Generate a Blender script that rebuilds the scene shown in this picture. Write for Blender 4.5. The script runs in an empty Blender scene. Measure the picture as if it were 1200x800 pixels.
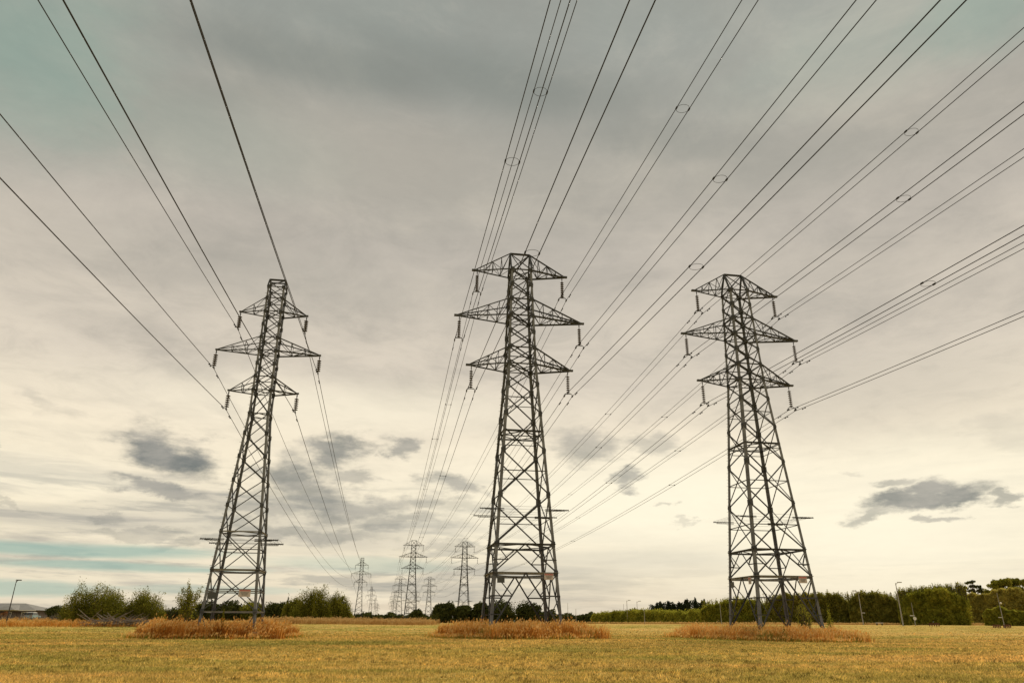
import bpy, math, random
import numpy as np
from mathutils import Vector, Matrix
random.seed(7); rng = np.random.default_rng(7)
SC = bpy.context.scene; COL = SC.collection
R = math.radians

# ------------------------------------------------------------------ camera
EYE = 1.35; FPX = 838.4; PITCH = R(21.455); ROLL = R(0.218)
cam = bpy.data.cameras.new('camera'); cam.sensor_width = 36; cam.lens = 36*FPX/1200
cam.clip_start = 0.1; cam.clip_end = 20000
co = bpy.data.objects.new('camera', cam); COL.objects.link(co)
co.matrix_world = Matrix.Translation((0, 0, EYE)) @ Matrix.Rotation(math.pi/2+PITCH, 4, 'X') @ Matrix.Rotation(ROLL, 4, 'Z')
SC.camera = co
SC.view_settings.view_transform = 'Standard'; SC.view_settings.look = 'None'
SC.view_settings.exposure = 0.0; SC.view_settings.gamma = 1.0

# ------------------------------------------------------------------ colours
def lin(c):
    c = c/255
    return c/12.92 if c <= .04045 else ((c+.055)/1.055)**2.4
def C(r, g, b): return (lin(r), lin(g), lin(b), 1)

def sky_dir(px, py):
    """azimuth and elevation (radians) at which something stands in the sky"""
    x, y = (px-600)/FPX, (400-py)/FPX
    Y = math.cos(PITCH)-y*math.sin(PITCH); Z = math.sin(PITCH)+y*math.cos(PITCH)
    return math.atan2(x, Y), math.atan2(Z, math.hypot(x, Y))

# ------------------------------------------------------------------ sky: Nishita behind a broken sheet of cloud
SUN_AZ, SUN_EL = R(28), R(42)
w = bpy.data.worlds.new('World'); SC.world = w; w.use_nodes = True
N = w.node_tree.nodes; LK = w.node_tree.links; N.clear()
def nd(t, **kw):
    n = N.new(t)
    for k, v in kw.items(): setattr(n, k, v)
    return n
def put(sock, v):
    if hasattr(v, 'is_output') or isinstance(v, bpy.types.NodeSocket): LK.new(v, sock)
    else: sock.default_value = v
def M_(op, a, b=None, c=None, clamp=False):
    n = nd('ShaderNodeMath', operation=op, use_clamp=clamp); put(n.inputs[0], a)
    if b is not None: put(n.inputs[1], b)
    if c is not None: put(n.inputs[2], c)
    return n.outputs[0]
def MR(v, a, b, c=0.0, d=1.0, typ='SMOOTHSTEP'):
    n = nd('ShaderNodeMapRange', interpolation_type=typ)
    for i, q in enumerate((v, a, b, c, d)): put(n.inputs[i], q)
    return n.outputs[0]
def MIX(f, a, b, bt='MIX'):
    n = nd('ShaderNodeMix', data_type='RGBA', blend_type=bt); put(n.inputs[0], f); put(n.inputs[6], a); put(n.inputs[7], b)
    return n.outputs[2]
def NOISE(vec, scale, detail=5, rough=.55, dist=0):
    n = nd('ShaderNodeTexNoise'); LK.new(vec, n.inputs['Vector']); n.inputs['Scale'].default_value = scale
    n.inputs['Detail'].default_value = detail; n.inputs['Roughness'].default_value = rough; n.inputs['Distortion'].default_value = dist
    return n.outputs[0]
def COMB(a, b, c=0.0):
    n = nd('ShaderNodeCombineXYZ'); put(n.inputs[0], a); put(n.inputs[1], b); put(n.inputs[2], c); return n.outputs[0]
tc = nd('ShaderNodeTexCoord'); sep = nd('ShaderNodeSeparateXYZ'); LK.new(tc.outputs['Generated'], sep.inputs[0])
dx, dy, dz = sep.outputs
az = M_('ARCTAN2', dx, dy); el = M_('ARCSINE', dz)
zc = M_('ADD', M_('MAXIMUM', dz, 0.0), 0.10)
flat = COMB(M_('DIVIDE', dx, zc), M_('DIVIDE', dy, zc))                 # the cloud sheet seen in perspective
ang = COMB(M_('MULTIPLY', az, 1.0), M_('MULTIPLY', el, 2.6))
ang_st = COMB(M_('MULTIPLY', az, 1.0), M_('MULTIPLY', el, 9.0), 3.0)
n_big = NOISE(flat, .55, 4, .5, .3)
n_mid = NOISE(flat, 1.7, 8, .62, .4)
n_puff = NOISE(ang, 9, 9, .62, .25)
n_fine = NOISE(ang, 38, 5, .6)
n_mot = NOISE(flat, 4.2, 7, .68, .6)
n_str = NOISE(ang_st, 3.2, 8, .6, .35)
n_str2 = NOISE(ang_st, 7.5, 6, .6, .2)
n_wa = NOISE(ang, 7.0, 7, .62, .0); n_wb = NOISE(COMB(M_('ADD', M_('MULTIPLY', az, 1.0), 5.3), M_('MULTIPLY', el, 2.2), 2.0), 8.0, 7, .62, .0)
azw = M_('MULTIPLY_ADD', M_('SUBTRACT', n_wa, .5), .22, az); elw = M_('MULTIPLY_ADD', M_('SUBTRACT', n_wb, .5), .085, el)
ew = M_('ADD', el, M_('MULTIPLY', M_('SUBTRACT', n_big, .5), .16))
ramp = nd('ShaderNodeValToRGB'); LK.new(M_('DIVIDE', ew, R(90)), ramp.inputs[0])
stops = [(-1, (222, 207, 182)), (1, (232, 218, 192)), (4, (240, 227, 199)), (8, (252, 239, 210)), (13, (245, 231, 205)),
         (18, (222, 210, 191)), (23, (205, 195, 179)), (28, (191, 183, 170)), (33, (174, 169, 157)), (37, (163, 161, 151)), (43, (153, 157, 149)), (52, (150, 155, 147)), (89, (148, 152, 143))]
cr = ramp.color_ramp
while len(cr.elements) > 1: cr.elements.remove(cr.elements[-1])
cr.elements[0].position = 0; cr.elements[0].color = C(*stops[0][1])
for d, c in stops[1:]:
    e = cr.elements.new(d/90); e.color = C(*c)
base = ramp.outputs[0]
# broad soft structure of the sheet
base = MIX(M_('MULTIPLY', MR(n_mid, .42, .68), MR(el, R(6), R(20), .10, .34)), base, C(150, 146, 138))
base = MIX(M_('MULTIPLY', MR(n_mid, .50, .30), .16), base, C(240, 226, 202))
hi_ = MR(el, R(6), R(20), .35, 1.0)
base = MIX(M_('MULTIPLY', MR(n_mot, .45, .72), M_('MULTIPLY', hi_, .20)), base, C(132, 132, 124))
base = MIX(M_('MULTIPLY', MR(n_mot, .50, .28), .12), base, C(226, 216, 198))
def blob(px, py, wx, wy, amt, noise=n_puff, k=1.5, soft=(1.25, .45), tilt=0, warp=False):
    a0, e0 = sky_dir(px, py)
    a1 = abs(sky_dir(px+wx, py)[0]-a0); e1 = abs(sky_dir(px, py-wy)[1]-e0)
    da = M_('SUBTRACT', azw if warp else az, a0); de = M_('SUBTRACT', elw if warp else el, e0)
    if tilt: de = M_('SUBTRACT', de, M_('MULTIPLY', da, math.tan(R(tilt))))
    u = M_('DIVIDE', da, a1); v = M_('DIVIDE', de, e1)
    r = M_('SQRT', M_('ADD', M_('MULTIPLY', u, u), M_('MULTIPLY', v, v)))
    r = M_('ADD', r, M_('MULTIPLY', M_('SUBTRACT', noise, .5), k))
    return MR(r, soft[0], soft[1], 0.0, amt)
def layer(col, blobs, colour):
    m = None
    for b in blobs: m = b if m is None else M_('MAXIMUM', m, b)
    return MIX(m, col, colour)
SM = dict(noise=n_big, k=1.2, soft=(1.5, .1)); SA = dict(noise=n_mid, k=1.3, soft=(1.5, .0), warp=True)
# wide darker and lighter fields high up
base = layer(base, [blob(400, 82, 220, 34, .50, tilt=2, **SM), blob(600, 100, 190, 38, .52, tilt=-8, **SM), blob(780, 160, 150, 36, .34, tilt=-14, **SA), blob(930, 190, 160, 36, .22, **SM), blob(250, 120, 110, 50, .30, tilt=20, **SA), blob(330, 330, 260, 40, .12, **SM)], C(122, 128, 121))
base = layer(base, [blob(420, 180, 240, 56, .50, **SM), blob(980, 330, 260, 60, .15, **SM), blob(1020, 450, 260, 60, .45, **SM), blob(800, 440, 160, 40, .25, **SM)], C(184, 177, 163))
teal_hi = [blob(10, 60, 180, 130, .62, **SA), blob(1150, 10, 150, 60, .50, **SA), blob(1000, 60, 200, 60, .22, **SA), blob(200, 150, 190, 60, .2, **SM)]
base = layer(base, teal_hi, C(128, 158, 146))
# low streaks: grey bands, cream bands and gaps of clear sky
side = MR(az, R(12), R(-10)); low = M_('MULTIPLY', MR(el, R(13), R(8)), MR(el, R(-.5), R(.6)))
base = MIX(M_('MULTIPLY', M_('MULTIPLY', MR(n_str, .46, .62), low), M_('MULTIPLY_ADD', side, .45, .34)), base, C(182, 176, 163))
base = MIX(M_('MULTIPLY', M_('MULTIPLY', MR(n_str2, .52, .66), low), M_('MULTIPLY_ADD', side, .36, .22)), base, C(158, 156, 147))
base = MIX(M_('MULTIPLY', M_('MULTIPLY', MR(n_str2, .47, .34), low), M_('MULTIPLY_ADD', side, .30, .30)), base, C(244, 230, 204))
base = layer(base, [blob(600, 668, 160, 9, .45, noise=n_str, k=2.2), blob(760, 654, 170, 13, .40, noise=n_str, k=2.2), blob(1080, 650, 120, 6, .3, noise=n_str, k=2.0),
                    blob(350, 612, 200, 30, .38, noise=n_str, k=2.2), blob(100, 610, 160, 14, .4, noise=n_str, k=2.0)], C(168, 165, 156))
# brightest cream between the clouds
base = layer(base, [blob(1040, 620, 320, 90, .95, **SM), blob(760, 590, 280, 70, .95, **SM), blob(560, 560, 200, 60, .4, **SM), blob(420, 480, 280, 36, .45, **SM), blob(60, 560, 130, 22, .35, **SM)], C(255, 245, 218))
# small dark cumulus fragments
frag = [(190, 530, 62, 27, 1.0, -14), (300, 578, 34, 7, .3, 0), (500, 590, 50, 10, .5, -4), (420, 562, 30, 9, .5, 0), (260, 640, 70, 6, .35, 0), (360, 625, 90, 9, .5, 0), (520, 640, 60, 7, .35, 0), (160, 625, 80, 7, .4, 0), (178, 506, 20, 8, .4, -20), (8, 520, 26, 12, .8, -22), (182, 578, 55, 8, .75, -4), (112, 605, 26, 5, .45, 0), (30, 598, 30, 4, .3, -8),
        (400, 532, 42, 18, .75, -4), (464, 527, 22, 9, .65, -10), (345, 560, 54, 26, .75, -6), (375, 588, 66, 18, .66, 0), (300, 600, 60, 9, .4, 0), (560, 600, 50, 9, .3, 0), (440, 592, 55, 14, .62, 0), (528, 569, 34, 11, .6, -8), (470, 612, 60, 9, .5, 0),
        (690, 527, 48, 19, .55, 0), (772, 521, 34, 14, .42, -5), (744, 561, 24, 9, .65, 0), (784, 588, 9, 3, .3, 0), (812, 612, 10, 3, .25, 0),
        (1080, 583, 72, 13, .80, 7), (1052, 567, 30, 6, .5, 0), (1160, 580, 22, 7, .55, 0), (1102, 608, 22, 5, .55, 2), (1030, 603, 44, 7, .5, 6), (1000, 552, 16, 5, .18, 0), (1175, 500, 60, 18, .16, 0),
        (50, 466, 28, 14, .20, -30), (280, 500, 40, 12, .12, -20), (250, 440, 60, 12, .10, -14)]
base = layer(base, [blob(x, y, a*1.22, b*1.22, min(1, t*1.12), noise=n_fine, k=.55, soft=(1.14, .34), tilt=ti, warp=True) for x, y, a, b, t, ti in frag], MIX(MR(n_puff, .36, .62), C(116, 120, 116), C(164, 160, 150)))
# where the sheet is thin the blue-green of the sky comes through
thin = [blob(60, 645, 170, 10, .75, noise=n_str, k=2.0, tilt=0), blob(120, 664, 170, 7, .7, noise=n_str2, k=1.8), blob(20, 690, 130, 10, .62, noise=n_str2, k=2.0),
        blob(430, 664, 120, 9, .35, noise=n_str, k=2.2), blob(250, 692, 110, 6, .35, noise=n_str2, k=2.2)]
base = layer(base, thin, C(148, 180, 168))
grain = M_('MULTIPLY_ADD', M_('SUBTRACT', n_fine, .5), .07, 1.0)
base = MIX(1.0, base, COMB(grain, grain, grain), 'MULTIPLY')
sky = nd('ShaderNodeTexSky', sky_type='NISHITA', sun_disc=False); sky.sun_elevation = SUN_EL; sky.sun_rotation = SUN_AZ
bg1 = nd('ShaderNodeBackground'); LK.new(sky.outputs[0], bg1.inputs[0]); bg1.inputs[1].default_value = .06
bg2 = nd('ShaderNodeBackground'); LK.new(base, bg2.inputs[0]); bg2.inputs[1].default_value = 1.06
mx = nd('ShaderNodeMixShader'); mx.inputs[0].default_value = .95
LK.new(bg1.outputs[0], mx.inputs[1]); LK.new(bg2.outputs[0], mx.inputs[2])
wo = nd('ShaderNodeOutputWorld'); LK.new(mx.outputs[0], wo.inputs[0])

sun = bpy.data.lights.new('sun', 'SUN'); sun.energy = 2.4; sun.angle = R(12); sun.color = (1, .88, .70)
so = bpy.data.objects.new('sun', sun); COL.objects.link(so)
sd = Vector((math.sin(SUN_AZ)*math.cos(SUN_EL), math.cos(SUN_AZ)*math.cos(SUN_EL), math.sin(SUN_EL)))
so.rotation_euler = sd.to_track_quat('Z', 'Y').to_euler(); so.location = (0, 0, 60)

# ------------------------------------------------------------------ materials
def mat(name, build):
    m = bpy.data.materials.new(name); m.use_nodes = True; nt = m.node_tree; nt.nodes.clear()
    out = nt.nodes.new('ShaderNodeOutputMaterial')
    nt.links.new(build(nt), out.inputs[0]); return m
def nnode(nt, t, ins=None, **kw):
    n = nt.nodes.new(t)
    for k, v in kw.items(): setattr(n, k, v)
    for k, v in (ins or {}).items():
        if isinstance(v, bpy.types.NodeSocket): nt.links.new(v, n.inputs[k])
        else: n.inputs[k].default_value = v
    return n
def rampn(nt, fac, stops):
    n = nt.nodes.new('ShaderNodeValToRGB'); nt.links.new(fac, n.inputs[0]); c = n.color_ramp
    c.elements[0].position, c.elements[0].color = stops[0][0], (*stops[0][1], 1)
    c.elements[1].position, c.elements[1].color = stops[1][0], (*stops[1][1], 1)
    for p, col in stops[2:]:
        e = c.elements.new(p); e.color = (*col, 1)
    return n.outputs[0]
def tex(nt, scale, detail=4, rough=.6, coord='Object', stretch=None, dist=0):
    t = nnode(nt, 'ShaderNodeTexCoord').outputs[coord]
    if coord == 'World': pass
    if stretch: t = nnode(nt, 'ShaderNodeMapping', {'Vector': t, 'Scale': stretch}).outputs[0]
    return nnode(nt, 'ShaderNodeTexNoise', {'Vector': t, 'Scale': scale, 'Detail': detail, 'Roughness': rough, 'Distortion': dist}).outputs[0]
def simple(name, col, col2=None, rough=.7, scale=3, metal=0, bump=0):
    def b(nt):
        nz = tex(nt, scale)
        c = rampn(nt, nz, [(.3, col), (.7, col2 or tuple(x*.8 for x in col))])
        ins = {'Base Color': c, 'Roughness': rough, 'Metallic': metal}
        if bump: ins['Normal'] = nnode(nt, 'ShaderNodeBump', {'Height': nz, 'Strength': bump}).outputs[0]
        return nnode(nt, 'ShaderNodeBsdfPrincipled', ins).outputs[0]
    return mat(name, b)
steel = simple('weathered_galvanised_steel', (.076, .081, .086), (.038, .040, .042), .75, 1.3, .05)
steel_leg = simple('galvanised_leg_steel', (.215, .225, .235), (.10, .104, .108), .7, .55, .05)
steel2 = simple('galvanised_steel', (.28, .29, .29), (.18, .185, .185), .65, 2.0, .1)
wire_m = simple('aged_aluminium_wire', (.016, .016, .016), (.012, .012, .012), .85, 5, 0)
glass_m = simple('brown_porcelain', (.06, .045, .035), (.04, .03, .025), .65, 5)
conc_m = simple('pale_concrete', (.42, .40, .36), (.30, .28, .25), .9, 4, bump=.3)
sign_w = simple('sign_white', (.62, .55, .50), (.50, .44, .40), .6, 8)
sign_r = simple('sign_red', (.50, .14, .12), (.42, .12, .10), .6, 8)
sign_d = simple('sign_dark_back', (.075, .08, .075), (.05, .055, .05), .6, 8)
bark = simple('bark', (.10, .075, .055), (.06, .045, .035), .9, 6, bump=.4)
dead = simple('dead_wood', (.30, .245, .20), (.16, .125, .10), .9, 3)
roof_m = simple('grey_roof_sheet', (.30, .29, .27), (.24, .23, .215), .7, .6)
wall_m = simple('brown_weatherboard', (.09, .065, .06), (.06, .045, .042), .8, 1)
pale_blue = simple('pale_blue_paint', (.35, .50, .55), (.30, .45, .50), .35, 2)
white_p = simple('white_paint', (.75, .73, .69), (.66, .64, .6), .5, 4)
dark_glass = simple('dark_glass', (.03, .035, .04), None, .15, 4)
rubber = simple('rubber', (.02, .02, .02), None, .8, 4)
lamp_grey = simple('grey_painted_post', (.34, .33, .31), (.26, .25, .24), .55, 3, .1)
post_dark = simple('dark_timber_post', (.06, .05, .045), (.04, .035, .03), .8, 3)
red_brown = simple('red_brown_timber', (.15, .05, .03), (.09, .03, .02), .8, 3)

GREEN = [(.0, (.14, .13, .028)), (1., (.30, .22, .06))]
def field_colour(nt, blade):
    """mown meadow: straw with olive patches and long cross bands left by the mower"""
    g = nnode(nt, 'ShaderNodeNewGeometry').outputs['Position']
    def nz(scale, st=(1, 1, 1), det=5, ro=.6, dist=0, rot=0):
        v = nnode(nt, 'ShaderNodeMapping', {'Vector': g, 'Scale': st, 'Rotation': (0, 0, rot)}).outputs[0]
        return nnode(nt, 'ShaderNodeTexNoise', {'Vector': v, 'Scale': scale, 'Detail': det, 'Roughness': ro, 'Distortion': dist}).outputs[0]
    a = nz(.085, (.5, 1.2, 1), 6, .62, .8, R(-6)); b = nz(.11, (.10, 1.5, 1), 4, .5, .3, R(3)); c = nz(1.05, (.8, 1.6, 1), 7, .8)
    e = nz(.32, (.35, 1.6, 1), 5, .6, .5, R(-3)); d = nz(9, (1, 1, 1), 5, .75)
    gx = nnode(nt, 'ShaderNodeSeparateXYZ', {0: g}).outputs
    def mr(v, a_, b_, c_, d_): return nnode(nt, 'ShaderNodeMapRange', {0: v, 1: a_, 2: b_, 3: c_, 4: d_}).outputs[0]
    def mix(f, x_, y_): return nnode(nt, 'ShaderNodeMix', {0: f, 6: x_, 7: (*y_, 1)}, data_type='RGBA').outputs[2]
    # drier towards the east side of the field, greener to the west
    lean = nnode(nt, 'ShaderNodeMath', {0: a, 1: mr(gx[0], -55, 50, -.045, .075)}, operation='ADD').outputs[0]
    col = rampn(nt, lean, [(.38, (.37, .35, .075)), (.5, (.62, .46, .125)), (.62, (.76, .51, .165))])
    col = mix(mr(b, .46, .62, 0, .45), col, (.37, .345, .075))
    col = mix(mr(e, .50, .66, 0, .55), col, (.82, .54, .165))
    col = mix(mr(e, .46, .32, 0, .50), col, (.30, .22, .055))
    col = mix(mr(c, .48, .68, 0, .75), col, (.92, .66, .27))
    col = mix(mr(c, .48, .30, 0, .75), col, (.19, .135, .042))
    v = nnode(nt, 'ShaderNodeMapRange', {0: d, 1: .3, 2: .7, 3: .40, 4: 1.5}).outputs[0]
    col = nnode(nt, 'ShaderNodeVectorMath', {0: col}, operation='SCALE'); nt.links.new(v, col.inputs['Scale']); col = col.outputs[0]
    if blade:
        at = nnode(nt, 'ShaderNodeAttribute', attribute_name='tint').outputs['Fac']
        s = nnode(nt, 'ShaderNodeVectorMath', {0: col}, operation='SCALE')
        nt.links.new(nnode(nt, 'ShaderNodeMapRange', {0: at, 1: 0, 2: 1, 3: .5, 4: 1.55}).outputs[0], s.inputs['Scale']); col = s.outputs[0]
    else:
        pass
    return col, d
def leafy(nt, col, trans=.35):
    df = nnode(nt, 'ShaderNodeBsdfDiffuse', {'Color': col}).outputs[0]
    tr = nnode(nt, 'ShaderNodeBsdfTranslucent', {'Color': col}).outputs[0]
    return nnode(nt, 'ShaderNodeMixShader', {0: trans, 1: df, 2: tr}).outputs[0]
def _ground(nt):
    col, d = field_colour(nt, False)
    bm = nnode(nt, 'ShaderNodeBump', {'Height': d, 'Strength': .6, 'Distance': .06}).outputs[0]
    return nnode(nt, 'ShaderNodeBsdfDiffuse', {'Color': col, 'Normal': bm}).outputs[0]
ground_m = mat('mown_field', _ground)
turf_m = mat('mown_blades', lambda nt: leafy(nt, field_colour(nt, True)[0], .3))
def tinted(name, stops, trans=.35):
    def b(nt):
        at = nnode(nt, 'ShaderNodeAttribute', attribute_name='tint').outputs['Fac']
        return leafy(nt, rampn(nt, at, stops), trans)
    return mat(name, b)
tall_m = tinted('dry_tall_grass', [(0, (.22, .085, .018)), (.3, (.52, .215, .036)), (.6, (.74, .36, .075)), (.85, (.88, .60, .24)), (.93, (.20, .22, .035))], .45)
straw_m = tinted('straw_grass', [(0, (.34, .18, .06)), (.5, (.55, .34, .12)), (1, (.72, .52, .24))], .4)
leaf_olive = tinted('olive_leaves', [(0, (.11, .11, .016)), (.5, (.24, .235, .030)), (1, (.42, .38, .065))])
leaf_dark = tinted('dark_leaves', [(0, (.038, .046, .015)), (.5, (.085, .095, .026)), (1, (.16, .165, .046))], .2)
leaf_hedge = tinted('hedge_leaves', [(0, (.13, .13, .024)), (.5, (.30, .28, .050)), (1, (.52, .45, .105))], .48)
leaf_hedge2 = tinted('bright_hedge_leaves', [(0, (.15, .155, .022)), (.5, (.35, .345, .042)), (1, (.58, .53, .09))], .48)
leaf_brown = tinted('brownish_hedge_leaves', [(0, (.28, .245, .055)), (.5, (.50, .43, .095)), (1, (.66, .56, .15))], .48)
leaf_rust = tinted('rusty_leaves', [(0, (.20, .08, .035)), (.5, (.34, .15, .06)), (1, (.45, .24, .10))], .3)
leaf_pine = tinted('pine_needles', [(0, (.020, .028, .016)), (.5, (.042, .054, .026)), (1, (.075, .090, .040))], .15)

# ------------------------------------------------------------------ mesh helpers
def put_obj(name, mesh, parent=None, m=None, **props):
    o = bpy.data.objects.new(name, mesh); COL.objects.link(o)
    if parent is not None: o.parent = parent
    if m is not None and mesh is not None and not mesh.materials: mesh.materials.append(m)
    for k, v in props.items(): o[k] = v
    return o
def thing(name, label, cat, loc=(0, 0, 0), rot=0, group=None):
    o = bpy.data.objects.new(name, None); COL.objects.link(o); o.location = loc; o.rotation_euler = (0, 0, rot)
    o['label'] = label; o['category'] = cat
    if group: o['group'] = group
    o.empty_display_size = .2
    return o
class MB:
    def __init__(s): s.v = []; s.f = []
    def add(s, v, f):
        o = len(s.v); s.v += [tuple(p) for p in v]; s.f += [tuple(i+o for i in q) for q in f]; return s
    def box(s, c, d, rz=0):
        ca, sa = math.cos(rz), math.sin(rz); v = []
        for z in (-1, 1):
            for x, y in ((-1, -1), (1, -1), (1, 1), (-1, 1)):
                X, Y = x*d[0]/2, y*d[1]/2; v.append((c[0]+X*ca-Y*sa, c[1]+X*sa+Y*ca, c[2]+z*d[2]/2))
        return s.add(v, [(3, 2, 1, 0), (4, 5, 6, 7), (0, 1, 5, 4), (1, 2, 6, 5), (2, 3, 7, 6), (3, 0, 4, 7)])
    def bar(s, p, q, w, t=None, out=None):
        """an angle iron (L section) from p to q"""
        p, q = Vector(p), Vector(q); a = (q-p).normalized(); r = Vector(out) if out is not None else Vector((0, 0, 1))
        e = a.cross(r)
        if e.length < 1e-3: e = a.cross(Vector((1, 0, 0)))
        e.normalize(); n = e.cross(a).normalized(); t = t or w*.16
        prof = [(-w/2, 0), (w/2, 0), (w/2, -t), (-w/2+t, -t), (-w/2+t, -w), (-w/2, -w)]
        v = [p+e*x+n*(y+w*.3) for x, y in prof]+[q+e*x+n*(y+w*.3) for x, y in prof]
        f = [(i, (i+1) % 6, (i+1) % 6+6, i+6) for i in range(6)]+[(5, 4, 3, 2, 1, 0), (6, 7, 8, 9, 10, 11)]
        return s.add(v, f)
    def tube(s, pts, rad, n=6, caps=True):
        pts = [Vector(p) for p in pts]; rad = rad if isinstance(rad, (list, tuple)) else [rad]*len(pts)
        v = []; f = []
        for i, p in enumerate(pts):
            a = (pts[min(i+1, len(pts)-1)]-pts[max(i-1, 0)]).normalized()
            e = a.cross(Vector((0, 0, 1)))
            if e.length < 1e-2: e = a.cross(Vector((0, 1, 0)))
            e.normalize(); u = a.cross(e)
            for k in range(n):
                t = 2*math.pi*k/n; v.append(p+(e*math.cos(t)+u*math.sin(t))*rad[i])
        for i in range(len(pts)-1):
            for k in range(n):
                f.append((i*n+k, i*n+(k+1) % n, (i+1)*n+(k+1) % n, (i+1)*n+k))
        if caps: f += [tuple(range(n-1, -1, -1)), tuple(range((len(pts)-1)*n, len(pts)*n))]
        return s.add(v, f)
    def lathe(s, c, prof, n=10):
        v = []; f = []
        for r, z in prof:
            for k in range(n): v.append((c[0]+r*math.cos(2*math.pi*k/n), c[1]+r*math.sin(2*math.pi*k/n), c[2]+z))
        for i in range(len(prof)-1):
            for k in range(n): f.append((i*n+k, i*n+(k+1) % n, (i+1)*n+(k+1) % n, (i+1)*n+k))
        f += [tuple(range(n-1, -1, -1)), tuple(range((len(prof)-1)*n, len(prof)*n))]
        return s.add(v, f)
    def mesh(s, name):
        me = bpy.data.meshes.new(name); me.from_pydata(s.v, [], s.f); me.update(); return me
    def obj(s, name, m, parent=None, **props): return put_obj(name, s.mesh(name), parent, m, **props)
def np_mesh(name, verts, faces_n, m, tint=None):
    """verts (k*n,3): faces of n consecutive vertices"""
    me = bpy.data.meshes.new(name); nv = len(verts); nf = nv//faces_n
    me.vertices.add(nv); me.vertices.foreach_set('co', np.asarray(verts, np.float32).ravel())
    me.loops.add(nv); me.loops.foreach_set('vertex_index', np.arange(nv, dtype=np.int32))
    me.polygons.add(nf); me.polygons.foreach_set('loop_start', np.arange(0, nv, faces_n, dtype=np.int32))
    me.polygons.foreach_set('loop_total', np.full(nf, faces_n, np.int32))
    if tint is not None:
        a = me.attributes.new('tint', 'FLOAT', 'FACE'); a.data.foreach_set('value', np.asarray(tint, np.float32))
    me.update(); me.validate(); me.materials.append(m); return me

# ------------------------------------------------------------------ ground
def ss(a, b, x):
    t = np.clip((x-a)/(b-a), 0, 1); return t*t*(3-2*t)
def G(x, y):
    x = np.asarray(x, float); y = np.asarray(y, float)
    g = 1.22*ss(92, 150, y)*(1-.6*ss(260, 480, y))
    g = g+.38*ss(-20, -70, x)*ss(92, 140, y)*(1-ss(300, 500, y))
    g = g-.30*ss(8, 34, x)*(1-ss(92, 140, y))*ss(45, 66, y)
    g = g+.03*np.sin(x*.31+1)*np.sin(y*.27)*ss(10, 20, y)
    return g
def gz(x, y): return float(G(x, y))
def at(px, Y):
    """point on the ground at depth Y metres, in the direction of picture column px"""
    X = (px-600)/900.8*Y; return X, Y, gz(X, Y)
xs = np.unique(np.concatenate([np.linspace(-8000, -400, 20), np.linspace(-400, -130, 28), np.linspace(-130, 130, 131), np.linspace(130, 400, 28), np.linspace(400, 8000, 20)]))
ys = np.unique(np.concatenate([np.linspace(-3000, -20, 12), np.linspace(-20, 160, 121), np.linspace(160, 600, 60), np.linspace(600, 12000, 24)]))
XX, YY = np.meshgrid(xs, ys); ZZ = G(XX, YY)
gv = np.stack([XX, YY, ZZ], -1).reshape(-1, 3); nx = len(xs)
gf = [(j*nx+i, j*nx+i+1, (j+1)*nx+i+1, (j+1)*nx+i) for j in range(len(ys)-1) for i in range(nx-1)]
me = bpy.data.meshes.new('ground'); me.from_pydata(gv.tolist(), [], gf); me.update(); me.shade_smooth()
put_obj('ground', me, None, ground_m, kind='structure')

# ------------------------------------------------------------------ grass
_vt = rng.uniform(-1, 1, (256, 256))
def vn(x, y, o=0):
    """smooth value noise, -1 to 1"""
    x = np.asarray(x, float)+o*17.3; y = np.asarray(y, float)+o*9.1; xi = np.floor(x).astype(int); yi = np.floor(y).astype(int); fx = x-xi; fy = y-yi
    fx = fx*fx*(3-2*fx); fy = fy*fy*(3-2*fy); a = _vt[xi % 256, yi % 256]; b = _vt[(xi+1) % 256, yi % 256]; c = _vt[xi % 256, (yi+1) % 256]; d = _vt[(xi+1) % 256, (yi+1) % 256]
    return (a*(1-fx)+b*fx)*(1-fy)+(c*(1-fx)+d*fx)*fy
def blades(x, y, h, wd, lean, tint, z0=None, droop=.35):
    """curved blades of three segments: two quads and a tip, as tris -> returned as triangles"""
    n = len(x); z0 = G(x, y)-.03 if z0 is None else z0
    th = rng.uniform(0, 2*np.pi, n); c, s = np.cos(th)*wd/2, np.sin(th)*wd/2
    la = rng.uniform(0, 2*np.pi, n); lx, ly = np.cos(la)*lean*h+lean*h*.4, np.sin(la)*lean*h
    P = lambda t, side, k: np.stack([x+lx*t**2+side*c*k, y+ly*t**2+side*s*k, z0+h*(t-droop*.3*t**3)], -1)
    a0, a1 = P(0, -1, 1), P(0, 1, 1); b0, b1 = P(.5, -1, .8), P(.5, 1, .8); tt = P(1.0, 0, 0)
    tri = np.stack([a0, a1, b1, a0, b1, b0, b0, b1, tt], 1)
    return tri.reshape(-1, 3), np.repeat(tint, 3)
def seedheads(x, y, h, lean_pts, tint): pass
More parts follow.
